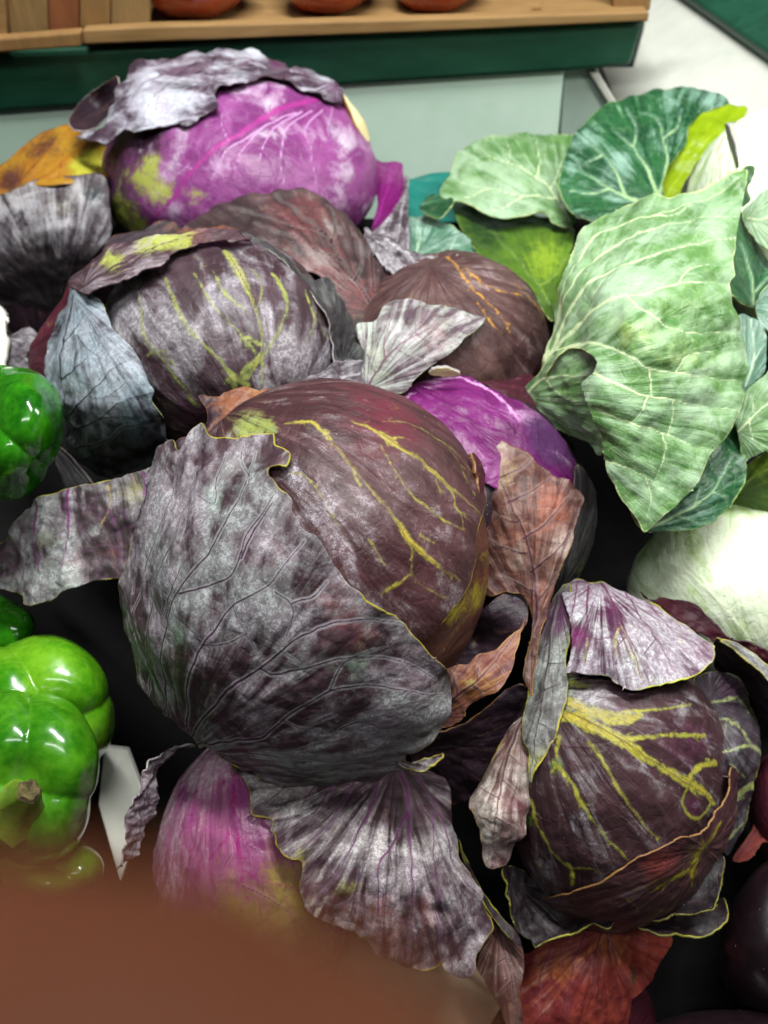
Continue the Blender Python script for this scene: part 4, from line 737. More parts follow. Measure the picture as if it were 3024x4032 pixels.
# --- bottom right cabbage with bright yellow vein map
bH = Ball(2430, 3085, 436, 545, 0.462, 0.058)
H = thing('red_cabbage', 'red cabbage at lower right with bold yellow vein patches and ruffled dark leaves', 'cabbage', base_of(bH), 'red cabbages')
head('head', H, bH, M['f_dark'], 5)
h = lambda s: pts(s, 1365, 1820)
leaf('wrapper_leaf', H, bH, circle(2430, 3085, 440, 549), M['h_head'], D_, 5, 1.5, seed=36,
     va=[(h('840,1000 900,1010 950,1030 1060,1090 1150,1150 1230,1200 1320,1250 1400,1300 1430,1340'), 26, 32, 30, 24, 20, 18, 22, 24, 10), (h('850,930 960,985 1080,1015 1150,1000'), 30, 26, 38, 12), (h('1080,990 1180,978 1260,972 1345,958'), 10, 6, 6, 5), (h('1050,1092 1200,1082 1300,1075 1395,1080'), 20, 8, 9, 14),
         (h('950,1100 1000,1170 1050,1250 1090,1320 1150,1400 1215,1475'), 12, 7, 9, 6, 5, 4), (h('820,1180 890,1260 920,1320 970,1400 1030,1480 1105,1555'), 12, 9, 9, 5, 5, 4), (h('735,1330 760,1420 800,1490 850,1560 890,1592 890,1650'), 10, 12, 12, 8, 12, 14), (h('890,1592 970,1590 1005,1612'), 6, 7, 3),
         (h('1440,1180 1370,1200 1335,1245'), 18, 12, 10), (h('1335,1270 1312,1335 1340,1390 1380,1395 1425,1330'), 8, 8, 8, 8, 10), (h('700,1690 660,1600'), 3, 2), (h('790,1690 770,1560'), 4, 2), (h('880,880 960,890'), 16, 8), (h('840,1090 830,1180 810,1220'), 16, 12, 10), (h('905,1010 1000,1060'), 36, 28)],
     vb=[(h('870,985 950,1020 1060,1085 1230,1195 1420,1320'), 1, 1), (h('850,1115 960,1125'), 1, 1), (h('960,1120 1050,1250 1150,1400'), .8, .6), (h('745,1370 850,1560'), 1, .6)],
     k1=[(h('960,1000')[0][0], h('960,940')[0][1], 70, .5), (2280, 3300, 120, .15), (2200, 3000, 80, .1), (2130, 3480, 80, .3), (2700, 2800, 60, .4), (2450, 3150, 120, -.1)], k2=[(2690, 2920, 110, .6), (2450, 2720, 90, .5), (2720, 3170, 40, .7)], k3=[(2230, 2700, 50, .7), (2090, 3220, 40, .5), (2200, 3010, 30, .5)], pucker=(1.2, 26), base=(2130, 2740), pleat=0.8)
leaf('lower_leaf', H, bH, h('725,1700 830,1682 930,1642 1000,1612 1080,1562 1200,1492 1300,1452 1360,1432 1402,1372 1452,1300 1472,1200 1500,1250 1490,1400 1460,1560 1380,1700 1230,1790 1020,1830 880,1790 760,1735'), M['h_band'], B_, 5, 4.0, seed=37,
     va=[(h('1430,1400 1380,1480 1340,1560 1330,1640'), 12, 16, 22, 8), (h('1330,1580 1250,1620 1180,1660'), 16, 14, 5), (h('1090,1680 1130,1720'), 3, 1)], vb=[(h('1380,1500 1340,1600 1340,1660'), 1, 1), (h('900,1760 1100,1700 1300,1560'), 2, 1)],
     k1=[(2200, 3560, 90, .3), (2360, 3600, 60, .2), (2680, 3400, 100, -.1), (2700, 3270, 40, .4)], k2=[(2560, 3370, 60, .7), (2640, 3330, 50, .4)], k3=[(2700, 3330, 50, .4)], pucker=(1.2, 22), edge=(1, 6), jag=7)
leaf('top_leaf', H, Sheet([(2235, 2650, .420), (2230, 2320, .452), (2400, 2300, .470), (2700, 2450, .462), (2815, 2540, .442), (2740, 2670, .424), (2515, 2715, .408), (2400, 2680, .410), (2470, 2500, .418)]),
     h('862,832 884,760 884,700 872,560 850,500 880,465 930,458 985,466 1070,490 1150,520 1230,560 1330,630 1440,700 1452,722 1450,772 1402,822 1350,850 1250,872 1150,896 1100,886 1052,862 1030,840 970,840 905,830'), M['h_flap'], Y_, 5, seed=38,
     va=[(h('1075,640 1100,680 1120,740 1165,850'), 2, 7, 5, 3), (h('950,700 945,780'), 3, 5), (h('1070,650 1050,700'), 5, 3), (h('1290,650 1330,720'), 3, 1), (h('1060,700 1065,780'), 4, 2)],
     vb=[(h('1000,480 1040,540 1070,640 1110,700 1165,850'), 4, 3, 2, 1), (h('950,490 945,600 955,680 945,800'), 4, 3, 2, 1), (h('1100,500 1160,620 1210,700 1300,830'), 3, 2, 1), (h('1180,540 1270,640 1330,700 1400,790'), 2, 1), (h('1070,640 1030,690 960,700'), 1.5, 1), (h('1100,690 1050,760 1060,850'), 1, 1), (h('910,480 890,600 880,700'), 2, 1), (h('1210,700 1170,760'), 1, 1)],
     k1=[(2420, 2420, 60, -.45), (2275, 2510, 45, -.8), (2350, 2640, 80, -.2), (2560, 2480, 70, .2), (2620, 2620, 90, .15), (2690, 2560, 60, .1), (2270, 2400, 40, .3), (2480, 2330, 60, .1)], k2=[(2275, 2510, 45, .9), (2400, 2390, 60, .55), (2550, 2430, 50, .5), (2250, 2360, 50, .5)], pucker=(1.8, 24), edge=(-1.5, 7), ruffle=(2.2, 18, 8), jag=7)
leaf('left_leaf', H, Sheet([(2225, 2310, .455), (2235, 2650, .424), (2100, 3060, .417), (2065, 2850, .428), (2150, 2400, .452), (2190, 2850, .418)]),
     h('880,480 878,560 880,700 862,760 868,830 868,930 850,1010 828,1085 780,1160 738,1240 725,1265 720,1180 702,1100 690,1050 702,950 722,850 746,730 780,630 800,560 830,500'), M['h_strip'], Y_, 5, seed=39,
     vb=[(h('830,520 800,700 780,900 750,1080 728,1240'), 4, 3, 3, 1), (h('790,790 860,790'), 2, 1), (h('780,900 840,870'), 2, 1), (h('775,940 720,960'), 2, 1), (h('760,1030 830,1060'), 2, 1), (h('800,700 750,760'), 1.5, 1)], k1=[(2170, 2400, 90, -.5), (2200, 2620, 80, .2), (2140, 2980, 80, -.2)], k2=[(2190, 2420, 110, .9)], k3=[(2140, 2990, 70, .7)], pucker=(2, 20), ruffle=(2.5, 16, 7), jag=7)
leaf('lower_left_leaf', H, Sheet([(1960, 2900, .435), (1845, 3110, .435), (1900, 3410, .432), (2000, 3400, .428), (2085, 3200, .422), (2065, 2860, .43), (1960, 3200, .414)]),
     h('690,1000 640,1040 600,1090 560,1180 482,1290 480,1350 510,1470 540,1592 612,1600 640,1582 700,1482 722,1400 727,1265 720,1180 702,1085'), M['h_pale'], Y_, 5, seed=40,
     vb=[(h('690,1010 640,1150 600,1300 580,1450 570,1580'), 4, 3, 2, 1), (h('640,1150 700,1200'), 2, 1), (h('615,1250 700,1330'), 2, 1), (h('600,1320 520,1280'), 2, 1), (h('590,1400 680,1450'), 2, 1), (h('585,1430 510,1390'), 2, 1)], k1=[(1920, 3170, 90, .25), (1950, 3330, 60, .2), (2040, 3120, 50, -.2), (1990, 2960, 60, -.3)], k2=[(2050, 3180, 60, .6), (1940, 3400, 50, .5)], k3=[(1900, 3150, 50, .3)], pucker=(2, 20), ruffle=(3, 16, 7), edge=(-2, 7), jag=6)
leaf('right_leaf', H, Sheet([(2745, 2680, .458), (2885, 2660, .47), (2990, 2940, .478), (2925, 3240, .474), (2865, 3350, .468), (2855, 3100, .448), (2830, 2900, .452), (2930, 2950, .448)]),
     h('1365,862 1450,826 1520,842 1572,900 1610,1000 1627,1120 1612,1260 1562,1420 1500,1545 1482,1490 1498,1350 1482,1230 1452,1100 1412,980'), M['h_side'], Y_, 5, seed=41,
     va=[(h('1425,945 1480,938 1540,925'), 6, 8, 3), (h('1435,1025 1490,1008 1530,1030 1570,1075'), 3, 4, 4, 2), (h('1470,1145 1530,1130 1590,1118 1625,1150'), 3, 5, 8, 6), (h('1510,1345 1560,1300 1612,1270'), 8, 12, 14), (h('1500,1010 1490,1060'), 2, 1), (h('1510,1190 1570,1240'), 3, 1), (h('1530,1320 1520,1400'), 4, 2), (h('1560,1060 1590,1110'), 2, 2), (h('1540,925 1570,960 1600,1010'), 3, 2, 1), (h('1490,1480 1550,1420'), 5, 3)], k1=[(2920, 3020, 80, .15), (2860, 2720, 60, -.2)], k2=[(2870, 2720, 80, .5)], pucker=(1.6, 22), jag=5)
leaf('dark_right_leaf', H, Sheet([(2815, 2535, .452), (2960, 2610, .46), (3060, 2720, .46), (3060, 2850, .478), (2900, 2660, .478)]),
     h('1448,716 1480,712 1530,735 1600,790 1700,890 1700,1040 1625,990 1570,880 1520,830 1450,815'), M['h_ruffle'], Y_, 6, seed=42, pucker=(2, 20))
leaf('slate_flap', H, Sheet([(2845, 2530, .448), (2960, 2612, .452), (3060, 2700, .455), (3040, 2620, .46), (2920, 2560, .455)]), h('1475,700 1530,705 1590,745 1659,800 1710,850 1710,900 1640,840 1590,790 1530,745'), M['h_strip'], Y_, 5, seed=48, k1=[(2950, 2590, 80, .1)])
leaf('red_back_leaf', H, Sheet([(2545, 2360, .478), (2700, 2370, .485), (2870, 2510, .478), (3060, 2600, .478), (3060, 2700, .488)]),
     h('1150,500 1180,538 1260,536 1340,550 1400,580 1450,632 1500,690 1545,708 1592,710 1700,780 1700,900 1600,790 1500,730 1440,705 1330,640 1230,570'), M['h_red'], D_, 7, seed=43, pucker=(2.5, 20), jag=9)
leaf('right_inner_leaf', H, Sheet([(2730, 2680, .452), (2830, 3060, .448), (2860, 3350, .455), (2800, 3560, .447), (2600, 3600, .445), (2800, 3330, .45)]),
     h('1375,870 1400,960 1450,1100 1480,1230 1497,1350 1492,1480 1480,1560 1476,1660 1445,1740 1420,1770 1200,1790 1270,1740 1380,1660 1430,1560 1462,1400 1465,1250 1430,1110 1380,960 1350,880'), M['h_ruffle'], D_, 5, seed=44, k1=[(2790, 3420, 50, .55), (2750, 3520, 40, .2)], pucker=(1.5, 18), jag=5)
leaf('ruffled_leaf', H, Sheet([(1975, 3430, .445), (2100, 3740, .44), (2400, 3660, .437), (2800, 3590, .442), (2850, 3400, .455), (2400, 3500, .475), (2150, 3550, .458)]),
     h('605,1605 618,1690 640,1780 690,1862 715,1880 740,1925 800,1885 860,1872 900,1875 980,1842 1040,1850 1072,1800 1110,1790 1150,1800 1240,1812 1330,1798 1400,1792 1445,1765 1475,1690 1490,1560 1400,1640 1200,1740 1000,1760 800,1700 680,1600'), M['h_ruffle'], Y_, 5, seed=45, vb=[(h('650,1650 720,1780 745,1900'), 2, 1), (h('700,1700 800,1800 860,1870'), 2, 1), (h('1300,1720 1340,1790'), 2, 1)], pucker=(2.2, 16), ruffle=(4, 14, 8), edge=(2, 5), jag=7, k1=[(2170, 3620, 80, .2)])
leaf('ruffled_leaf', H, Sheet([(2455, 3620, .452), (2700, 3700, .443), (2865, 3620, .447), (2700, 3600, .465)]),
     h('1075,1800 1120,1815 1160,1848 1230,1868 1300,1872 1350,1882 1420,1868 1460,1840 1502,1800 1500,1760 1480,1715 1440,1760 1300,1780 1150,1780'), M['h_ruffle'], Y_, 5, seed=46, k1=[(2780, 3660, 80, .25)], pucker=(1.6, 16), ruffle=(2, 12, 6), edge=(1, 4))
leaf('stalk_edge', H, Sheet([(1880, 3440, .44), (2000, 3700, .44), (2055, 3760, .44), (1950, 3600, .445)]), h('440,1480 470,1560 520,1660 570,1740 620,1800 670,1850 690,1900 670,1900 600,1830 540,1740 480,1620'), M['h_ruffle'], Y_, 5, seed=47)

# --- red orange leaf at the bottom edge, of a cabbage lying under the others
bI = Ball(2280, 4080, 330, 330, 0.52, 0.05)
I = thing('red_cabbage', 'red cabbage at the bottom edge showing only its orange red leaf', 'cabbage', base_of(bI), 'red cabbages')
head('head', I, bI, M['h_red'], 4)
leaf('orange_leaf', I, Sheet([(2065, 3780, .475), (2450, 3650, .482), (2640, 3700, .50), (2450, 4060, .47), (2060, 4060, .462), (2300, 3850, .455)]),
     '2050,3800 2090,3750 2150,3700 2230,3670 2350,3640 2450,3630 2520,3650 2645,3690 2605,3780 2562,3862 2502,3925 2472,4000 2440,4130 2050,4130', M['orange'], B_, 6, seed=50,
     va=[('2400,3660 2350,3720 2280,3790', 3, 8, 3), ('2480,3680 2440,3760 2430,3840', 2, 5, 2), ('2200,3740 2180,3850', 3, 4)], vb=[('2380,3660 2420,3780 2480,3890', 3, 1), ('2300,3680 2260,3800 2230,4000', 3, 1), ('2360,3680 2330,3800 2360,3980', 3, 1), ('2480,3660 2540,3740 2590,3770', 2, 1), ('2180,3720 2130,3850 2120,4000', 2, 1)],
     k1=[(2180, 3790, 60, .3), (2120, 3950, 90, .1), (2420, 3800, 50, .1)], k2=[(2390, 3720, 80, .6), (2230, 3820, 70, .5), (2120, 3820, 50, .4)], k3=[(2500, 3840, 40, .5)], pucker=(2, 22))
bJ = Ball(3110, 3180, 170, 260, 0.51, 0.04)
J = thing('red_cabbage', 'dark red cabbage cut off by the right edge above the eggplant', 'cabbage', base_of(bJ), 'red cabbages')
head('head', J, bJ, M['h_red'], 4)
leaf('red_leaf', J, Sheet([(2895, 3390, .488), (3005, 3120, .495), (3080, 3000, .49), (3080, 3300, .48), (2950, 3390, .485)]), h('1520,1565 1560,1500 1600,1440 1635,1300 1700,1150 1720,1470 1640,1500 1592,1560 1555,1575'), M['orange'], B_, 6, seed=51, k1=[(2980, 3300, 50, .1)], k2=[(2960, 3280, 60, -.3)], vb=[(h('1540,1560 1600,1470 1690,1300'), 3, 1)])

# ------------------------------------------------------------------ green cabbages
g2 = lambda s: pts(s, 1365, 0)
bL = Ball(2640, 1330, 360, 560, 0.56, 0.06)
Lc = thing('green_cabbage', 'green cabbage with one huge pale leaf drooping over it at the right', 'cabbage', base_of(bL), 'green cabbages')
head('head', Lc, bL, M['green_olive'], 5)
leaf('drooping_leaf', Lc, Sheet([(2075, 1540, .50), (2500, 1200, .437), (2930, 700, .50), (2940, 1400, .465), (2545, 2095, .435), (2320, 1550, .437), (2235, 1000, .50), (2400, 810, .53), (2800, 1750, .445), (2380, 1780, .435), (2650, 1500, .432), (2180, 1300, .49)]),
     g2('690,1560 705,1540 760,1450 790,1350 810,1220 840,1080 870,980 920,900 1000,832 1100,790 1250,770 1370,740 1480,690 1572,658 1576,700 1560,800 1545,900 1535,1000 1530,1080 1515,1112 1536,1180 1572,1280 1582,1400 1572,1500 1560,1580 1530,1660 1500,1722 1430,1800 1380,1900 1320,1980 1250,2032 1178,2098 1140,2040 1080,1960 1030,1870 1002,1760 980,1650 952,1560 938,1514 988,1482 1004,1440 968,1398 890,1372 840,1420 780,1490 730,1545'), M['green'], G_, 7, seed=60,
     vb=[(g2('700,1550 760,1460 830,1360 950,1235 1100,1160 1300,1125 1515,1113'), 8, 8, 6, 5, 4, 3, 2), (g2('860,1370 960,1350 1040,1368 1130,1408 1180,1445 1300,1468 1450,1490 1570,1500'), 6, 5, 4, 4, 3, 2, 1), (g2('740,1490 800,1320 845,1150 900,1010 1000,905 1200,850 1400,765 1560,680'), 6, 5, 4, 4, 3, 2, 1), (g2('770,1450 840,1220 930,1060 1050,955 1250,880 1400,850 1540,840'), 5, 4, 4, 3, 2, 1), (g2('800,1400 890,1200 1020,1075 1200,1010 1400,960 1540,920'), 5, 4, 4, 3, 2, 1),
         (g2('985,1480 1080,1520 1190,1560 1290,1572 1400,1600 1540,1612'), 5, 4, 4, 3, 2, 1), (g2('990,1610 1100,1660 1250,1702 1400,1760 1440,1775'), 4, 4, 3, 2, 1), (g2('1015,1815 1100,1840 1180,1880 1265,1935'), 4, 3, 2, 1), (g2('1190,1445 1205,1500 1205,1560'), 3, 3, 2), (g2('1100,1160 1180,1230 1300,1290 1400,1310 1560,1300'), 3, 3, 2, 1), (g2('1300,1468 1350,1400 1450,1380'), 2, 2, 1), (g2('1190,1560 1150,1640 1120,1668'), 3, 2, 1), (g2('1290,1572 1300,1640 1280,1710'), 2, 2, 1), (g2('1180,1880 1200,1960 1180,2060'), 2, 2, 1), (g2('1250,1702 1260,1780 1220,1890'), 2, 1), (g2('950,1235 980,1150 1040,1080'), 2, 1), (g2('1300,1125 1350,1060 1440,1040'), 2, 1), (g2('1200,850 1280,840 1360,800'), 2, 1)],
     k1=[(2500, 1080, 130, .2), (2350, 1200, 110, .15), (2800, 1550, 100, .2), (2620, 1600, 90, .1), (2600, 1880, 90, .15), (2650, 1230, 50, -.5), (2720, 1180, 50, -.4), (2440, 1290, 60, -.3), (2600, 1780, 70, -.3), (2750, 1000, 60, -.2), (2350, 1620, 50, -.3), (2450, 1990, 60, -.2), (2800, 800, 60, .2), (2480, 1500, 60, -.2)], k2=[(2660, 1225, 60, .5), (2350, 1600, 70, .5), (2420, 1900, 90, .4)], k3=[(2500, 1300, 130, .5), (2700, 1400, 120, .4)], pucker=(3.2, 30), ruffle=(4, 30, 14), edge=(-3, 14), jag=5, ridge=(-0.3, 1.6), thick=0.9, quilt=1.3, pleat=1.2,
     lift=[(2650, 1230, 50, -4), (2330, 1440, 60, 4), (2390, 1560, 80, 3)])
leaf('drooping_leaf_base', Lc, Sheet([(2065, 1550, .502), (2250, 1400, .468), (2340, 1650, .465), (2360, 1790, .472), (2155, 1670, .495), (2260, 1520, .466)]),
     g2('694,1556 760,1460 860,1370 1020,1400 1000,1500 990,1640 1010,1790 940,1740 880,1722 790,1672 722,1602'), M['green'], G_, 7, seed=61, vb=[(g2('700,1560 780,1490 900,1480 960,1480'), 5, 4, 2), (g2('720,1580 800,1640 900,1690 980,1700'), 4, 3, 2), (g2('780,1490 850,1560 940,1580'), 3, 2)], pucker=(2, 20), k1=[(2240, 1420, 80, .2)])
leaf('dark_under_leaf', Lc, Sheet([(2500, 2090, .455), (2740, 1900, .463), (2920, 1700, .485), (2940, 1860, .475), (2700, 2085, .462)]),
     g2('1120,2000 1250,1980 1380,1880 1430,1780 1500,1700 1560,1670 1562,1780 1574,1860 1540,1960 1470,2032 1380,2082 1290,2092 1180,2090'), M['green_deep'], G_, 7, seed=62, vb=[(g2('1170,2085 1300,2030 1430,1940 1520,1800'), 5, 4, 2), (g2('1300,2030 1380,2060'), 3, 1), (g2('1430,1940 1500,1960'), 3, 1), (g2('1370,1990 1390,1920'), 3, 1)], pucker=(2, 20), k1=[(2750, 1980, 60, .2)])
leaf('upright_leaf', Lc, Sheet([(2205, 740, .62), (2300, 480, .66), (2600, 345, .69), (2860, 400, .68), (2600, 790, .61), (2330, 870, .60), (2500, 600, .645)]),
     g2('836,740 850,650 880,560 930,490 1000,420 1080,390 1150,365 1230,344 1320,345 1420,358 1485,380 1502,412 1420,432 1380,460 1345,510 1340,560 1290,620 1252,690 1238,790 1100,830 1000,870 950,865 880,822'), M['green_deep'], G_, 8, seed=63,
     vb=[(g2('1235,790 1210,720 1170,640 1130,580 1060,520'), 8, 7, 5, 2), (g2('1235,760 1262,640 1245,540 1225,470 1160,440'), 6, 5, 4, 2), (g2('1170,800 1040,745 950,690 900,620'), 6, 5, 4, 2), (g2('1100,770 1060,680 1010,610 950,560'), 6, 5, 4, 2), (g2('1040,745 960,760 880,750'), 3, 2), (g2('1130,580 1140,500 1100,430'), 3, 3, 2), (g2('1245,540 1300,500 1320,430'), 3, 2), (g2('1010,610 940,640'), 3, 2)],
     k1=[(2310, 560, 60, .4), (2440, 640, 60, .35), (2250, 640, 40, .4), (2640, 380, 90, .35), (2800, 390, 70, .4), (2560, 430, 50, -.4), (2400, 740, 80, .2), (2480, 480, 60, -.3)], pucker=(2, 30), ridge=(-0.3, 2), edge=(-2, 10), quilt=1.2, pleat=1.0)
leaf('lime_leaf', Lc, Sheet([(2600, 780, .635), (2715, 460, .675), (2930, 440, .675), (2700, 700, .645), (2750, 560, .652)]),
     g2('1240,790 1250,690 1290,620 1340,562 1348,470 1420,430 1500,415 1572,428 1560,460 1505,482 1490,520 1400,620 1330,720 1300,790'), M['green_lime'], G_, 7, seed=64, vb=[(g2('1250,780 1350,640 1450,520 1540,440'), 4, 3, 1), (g2('1400,590 1360,500'), 2, 1)], pucker=(2.5, 18))
leaf('left_leaf', Lc, Sheet([(1735, 770, .655), (1850, 560, .69), (2100, 520, .70), (2260, 540, .69), (2200, 740, .645), (2260, 870, .63), (1990, 850, .625), (2000, 680, .645)]),
     g2('366,772 400,690 430,620 490,560 600,525 720,520 850,525 905,538 880,600 860,650 840,740 845,800 905,852 870,888 812,870 790,840 720,840 620,850 540,836 470,800'), M['green'], G_, 8, seed=65,
     vb=[(g2('880,860 830,780 750,700 640,640 500,590'), 6, 5, 4, 2), (g2('830,780 700,770 560,740 430,720'), 4, 3, 2), (g2('750,700 760,620 740,530'), 4, 3, 2), (g2('640,640 640,580 620,530'), 3, 2), (g2('700,770 620,810 540,830'), 3, 2), (g2('560,740 480,770 420,780'), 3, 2), (g2('800,750 840,660 850,560'), 3, 2)], k1=[(2000, 760, 120, .25), (1850, 700, 80, .1), (2100, 560, 90, -.15)], pucker=(2.4, 28), ridge=(-0.3, 2), edge=(-2, 8), quilt=1.2, pleat=1.0)
leaf('olive_leaf', Lc, Sheet([(1800, 830, .66), (2230, 850, .65), (2240, 1230, .56), (1950, 1080, .59), (2000, 900, .64)]),
     g2('420,800 600,830 800,860 890,900 880,1000 850,1120 820,1260 760,1200 700,1110 600,1050 540,1030 480,950'), M['green_olive'], G_, 9, seed=66, vb=[(g2('800,1200 700,1050 560,900'), 4, 2), (g2('760,1130 820,1080 860,1010'), 3, 1)], k2=[(1900, 900, 120, .8), (2200, 880, 90, .5)], k3=[(2150, 1020, 90, .7)], pucker=(2, 24))
leaf('dark_left_leaf', Lc, Sheet([(1590, 880, .655), (1700, 850, .665), (1850, 940, .63), (1940, 1040, .605), (1900, 1050, .60), (1650, 1000, .615)]),
     g2('205,870 260,855 320,850 400,885 470,935 500,970 560,1040 480,1060 380,1020 260,1010 215,960'), M['green_blue'], G_, 8, seed=67, vb=[(g2('270,1000 290,920 250,860'), 4, 2), (g2('380,1020 420,960 440,920'), 3, 2)], k1=[(1640, 900, 60, .1)], pucker=(2, 20))
leaf('leaf_tip', Lc, Sheet([(1655, 790, .66), (1760, 780, .65), (1740, 830, .64)]), g2('285,810 330,768 390,768 420,790 370,850 320,842'), M['green_deep'], G_, 7, seed=68)
leaf('dark_edge_leaf', Lc, Sheet([(2925, 660, .51), (2970, 670, .525), (2940, 810, .51), (2960, 760, .52)]), g2('1560,662 1605,658 1598,700 1576,740 1585,790 1560,815 1545,815 1555,740'), M['green_deep'], G_, 6, seed=69)
leaf('right_dark_leaf', Lc, Sheet([(2900, 900, .53), (3060, 1050, .53), (3060, 1250, .52), (2890, 1110, .50), (2960, 1080, .525)]),
     g2('1520,840 1560,850 1600,930 1660,1020 1720,1060 1720,1250 1600,1210 1540,1180 1500,1110'), M['green_deep'], G_, 7, seed=70, vb=[(g2('1600,1200 1590,1080 1550,960'), 4, 2), (g2('1610,1150 1660,1090'), 3, 1)], k1=[(2960, 1080, 200, -.4)])
leaf('right_blue_leaf', Lc, Sheet([(2930, 1290, .495), (2990, 1230, .50), (3080, 1150, .50), (3080, 1500, .495), (2930, 1530, .485)]), g2('1540,1260 1590,1250 1640,1290 1655,1400 1640,1470 1580,1530 1540,1560'), M['green_blue'], G_, 6, seed=71, vb=[(g2('1570,1520 1600,1400 1590,1260'), 3, 2), (g2('1600,1420 1640,1360'), 2, 1)])
leaf('right_small_leaf', Lc, Sheet([(2990, 1200, .505), (3080, 1120, .505), (3080, 1350, .50), (2990, 1300, .50)]), g2('1610,1210 1620,1170 1660,1120 1720,1100 1720,1330 1670,1310 1625,1270'), M['green_blue'], G_, 6, seed=72)
leaf('right_pale_leaf', Lc, Sheet([(2930, 1540, .48), (3080, 1440, .485), (3080, 1740, .475), (2930, 1810, .478), (2895, 1700, .475)]), g2('1520,1600 1580,1530 1640,1480 1720,1420 1720,1740 1640,1780 1560,1815 1550,1740'), M['green'], G_, 7, seed=73, vb=[(g2('1540,1700 1620,1620 1700,1560'), 4, 2), (g2('1580,1650 1600,1740'), 3, 1), (g2('1600,1630 1590,1560'), 2, 1)], pucker=(2, 20))
leaf('right_low_leaf', Lc, Sheet([(2900, 1880, .50), (2960, 1810, .495), (3080, 1760, .49), (3080, 1970, .50), (2900, 1970, .51)]), g2('1500,1970 1550,1880 1590,1820 1640,1790 1720,1740 1720,2000 1600,2000'), M['green_olive'], G_, 7, seed=74, k3=[(3000, 1830, 70, .6)], vb=[(g2('1530,1950 1600,1880 1700,1830'), 4, 2)])

bM = Ball(3125, 870, 430, 450, 0.62, 0.08)
Mc = thing('green_cabbage', 'almost white green cabbage cut off at the upper right edge', 'cabbage', base_of(bM), 'green cabbages')
head('head', Mc, bM, M['green_white'])
leaf('wrapper_leaf', Mc, bM, circle(3125, 870, 436, 456), M['green_white'], G_, 8, 1.0, seed=75,
     vb=[('2880,500 2830,560 2750,660 2670,780', 8, 6, 4), ('2880,500 2960,580 3080,620', 6, 3), ('2870,520 2900,640 2960,780', 6, 3), ('2860,540 2800,680 2780,800', 6, 3), ('2890,520 3000,700 3080,880', 6, 3), ('2960,780 2990,860 3060,950', 4, 2)], k1=[(2950, 520, 130, .4)], k2=[(3000, 560, 60, .3), (2960, 700, 80, .35)], pucker=(1.5, 30))
leaf('core_end', Mc, Sheet([(2860, 500, .553), (2900, 640, .545), (2885, 560, .545)]), '2852,490 2872,500 2892,560 2908,640 2900,665 2886,630 2870,560', M['rim_pale'], L_, 5, thick=1)
leaf('side_leaf', Mc, Sheet([(2930, 860, .53), (3060, 800, .525), (3080, 1000, .52), (2990, 930, .525)]), g2('1555,850 1590,800 1720,720 1720,1010 1650,980 1600,930'), M['green'], G_, 7, seed=76, vb=[(g2('1580,860 1650,860 1710,800'), 4, 2), (g2('1600,880 1660,940'), 3, 1)], k1=[(2990, 860, 80, .2)])

bN = Ball(3000, 2340, 525, 395, 0.545, 0.062)
Nc = thing('green_cabbage', 'smooth round pale green cabbage, brightly lit, at the right edge', 'cabbage', base_of(bN), 'green cabbages')
head('head', Nc, bN, M['green_white'], 5)
leaf('wrapper_leaf', Nc, bN, circle(3000, 2340, 530, 400), M['green_white'], G_, 8, 1.0, seed=77,
     vb=[('3060,2700 2900,2450 2700,2250 2520,2200', 7, 3), ('3060,2700 2950,2300 2850,2050', 6, 3), ('3060,2700 3020,2300 3010,2000', 6, 3)], k1=[(2950, 2250, 200, .3)], k2=[(2550, 2180, 120, .8), (2700, 2050, 130, .7), (2900, 1980, 90, .5), (2500, 2330, 80, .6)], pucker=(1.2, 40), ridge=(.3, 3))
# teal net behind the green cabbage
net = leaf('net_panel', None, Sheet([(1560, 700, .73), (1780, 690, .73), (1580, 850, .71), (1850, 880, .70), (1700, 780, .718)]), '1560,730 1640,700 1750,680 1860,690 1900,860 1840,870 1600,860', M['teal'], M['teal'], 8, seed=80, pucker=(1, 30), jag=2)
net.name = 'shade_net'; tag(net, 'strip of teal green netting behind the green cabbage leaves', 'netting')

